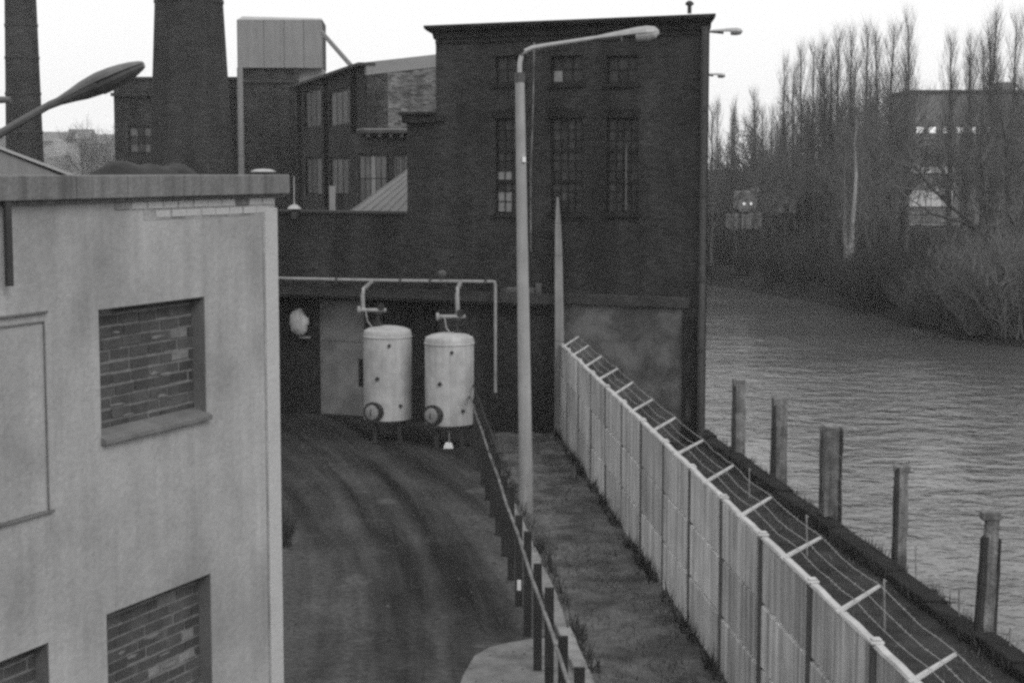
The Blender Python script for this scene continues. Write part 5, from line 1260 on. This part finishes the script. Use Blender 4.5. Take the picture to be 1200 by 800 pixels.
for px in (851, 872, 892):
    u = gf.hit(px, 260)[0]; mb = MB(); mb.fbox(gf, u - .08, u + .08, 0, gf.hit(px, 251)[1], -.2, -.105); mb.build('fence_post', M['bark'], fe)
# van with its headlights on
Yv = 151; vq = at(876, 239, Yv); vn = thing('parked_van', 'small pale van with lit headlights seen through the trees on the far bank', 'van', (vq.x, Yv, .6))
x, z = vq.x, vq.z
mb = MB(); mb.box8([(x - .85, Yv, z - .5), (x + .85, Yv, z - .5), (x + .85, Yv + 3.8, z - .5), (x - .85, Yv + 3.8, z - .5), (x - .8, Yv + .1, z + .35), (x + .8, Yv + .1, z + .35), (x + .8, Yv + 3.8, z + .35), (x - .8, Yv + 3.8, z + .35)])
mb.box8([(x - .8, Yv + .5, z + .352), (x + .8, Yv + .5, z + .352), (x + .8, Yv + 3.8, z + .352), (x - .8, Yv + 3.8, z + .352), (x - .68, Yv + 1.0, z + 1.1), (x + .68, Yv + 1.0, z + 1.1), (x + .68, Yv + 3.7, z + 1.1), (x - .68, Yv + 3.7, z + 1.1)]); mb.build('body', M['far_block'], vn, bevel=.06)
mb = MB(); mb.box8([(x - .7, Yv + .50, z + .40), (x + .7, Yv + .50, z + .40), (x + .7, Yv + .56, z + .40), (x - .7, Yv + .56, z + .40), (x - .62, Yv + .9, z + 1.0), (x + .62, Yv + .9, z + 1.0), (x + .62, Yv + .96, z + 1.0), (x - .62, Yv + .96, z + 1.0)]); mb.build('windscreen', M['far_glass'], vn)
for s_ in (-.3, .3):
    mb = MB(); mb.lathe(Vector((x + s_, Yv + .0, z)), [(.11, 0), (.12, .03), (.08, .06)], 14, axis=(0, -1, 0)); mb.build('headlight', M['glowing'], vn)
for sx in (-.78, .78):
    for yy in (.7, 3.1):
        mb = MB(); mb.lathe(Vector((x + sx - .08, Yv + yy, z - .5)), [(.28, 0), (.30, .03), (.30, .13), (.28, .16)], 16, axis=(1, 0, 0)); wh = mb.build('wheel', M['frame'], vn)
bq_ = MB(); bq_.box(x - 4, x + 4, Yv - 1, Yv + 5, -.5, z - .80); tag(bq_.build('far_road', M['far_land']), kind='structure')

# distant town at the far left
Yd = 520
for i, (x0, x1_, yt) in enumerate(((40, 76, 154), (76, 104, 151), (104, 150, 157), (-30, 38, 150))):
    a, b = at(x0, yt, Yd + i * 4), at(x1_, yt, Yd + i * 4); t = thing('town_house', ['first pale roofline house in the haze beside the slim chimney', 'second pale house in the haze between the chimneys', 'hazy house just left of the dark factory block', 'hazy house behind the slim chimney'][i], 'house', (a.x, a.y, 1))
    mb = MB(); mb.box(a.x, b.x - .3, a.y, a.y + 12, 0, a.z - 3); mb.build('wall', M['distant'], t)
    mb = MB(); m_ = a.y + 6; mb.add([(a.x - .3, a.y - .4, a.z - 3), (b.x, a.y - .4, a.z - 3), (b.x, m_, a.z), (a.x - .3, m_, a.z), (a.x - .3, a.y + 12.4, a.z - 3), (b.x, a.y + 12.4, a.z - 3)], [(0, 1, 2, 3), (3, 2, 5, 4), (0, 3, 4), (1, 5, 2)]); mb.build('roof', M['distant'], t)
for i, (px, py, Y) in enumerate(((104, 122, 330), (118, 128, 345), (92, 140, 360), (126, 138, 340))):
    t = at(px, py, Y); put(brs[i % 4], (t.x, Y, 1), random.uniform(0, 6), (t.z - 1) / 14 * .98, 'hazy bare tree between the slim chimney and the factory block', 'hazy trees at the far left')
# drifting steam low between the chimneys
def steam(c, s, seed):
    bm = bmesh.new(); R = random.Random(seed)
    for k in range(9):
        p_ = Vector((R.uniform(-1.3, 1.3), R.uniform(-.6, .6), R.uniform(-.8, .8))) * s
        bmesh.ops.create_icosphere(bm, subdivisions=2, radius=s * R.uniform(.5, .9), matrix=Matrix.Translation(c + p_))
    me = bpy.data.meshes.new('steam'); bm.to_mesh(me); bm.free(); o = bpy.data.objects.new('steam', me); col.objects.link(o)
    rm = o.modifiers.new('merge', 'REMESH'); rm.mode = 'VOXEL'; rm.voxel_size = s * .22
    m = bpy.data.materials.new('steam_vapour'); m.use_nodes = True; N = m.node_tree.nodes; N.remove(N['Principled BSDF'])
    v = N.new('ShaderNodeVolumePrincipled'); v.inputs['Color'].default_value = (.98, .98, .98, 1); v.inputs['Density'].default_value = .3 / s
    m.node_tree.links.new(v.outputs[0], N['Material Output'].inputs['Volume']); me.materials.append(m)
    return tag(o, kind='stuff')
steam(at(73, 177, 125), .75, 2)

# ------------------------------------------------------------------ haze
hz = MB(); hz.box(-330, 330, -14, 640, -3.7, 36); ho = hz.build('haze', M['white']); tag(ho, kind='stuff')
m = bpy.data.materials.new('haze_air'); m.use_nodes = True; N = m.node_tree.nodes; N.remove(N['Principled BSDF'])
v = N.new('ShaderNodeVolumePrincipled'); v.inputs['Color'].default_value = (.97, .97, .97, 1); v.inputs['Density'].default_value = .00035
m.node_tree.links.new(v.outputs[0], N['Material Output'].inputs['Volume']); ho.data.materials.clear(); ho.data.materials.append(m)
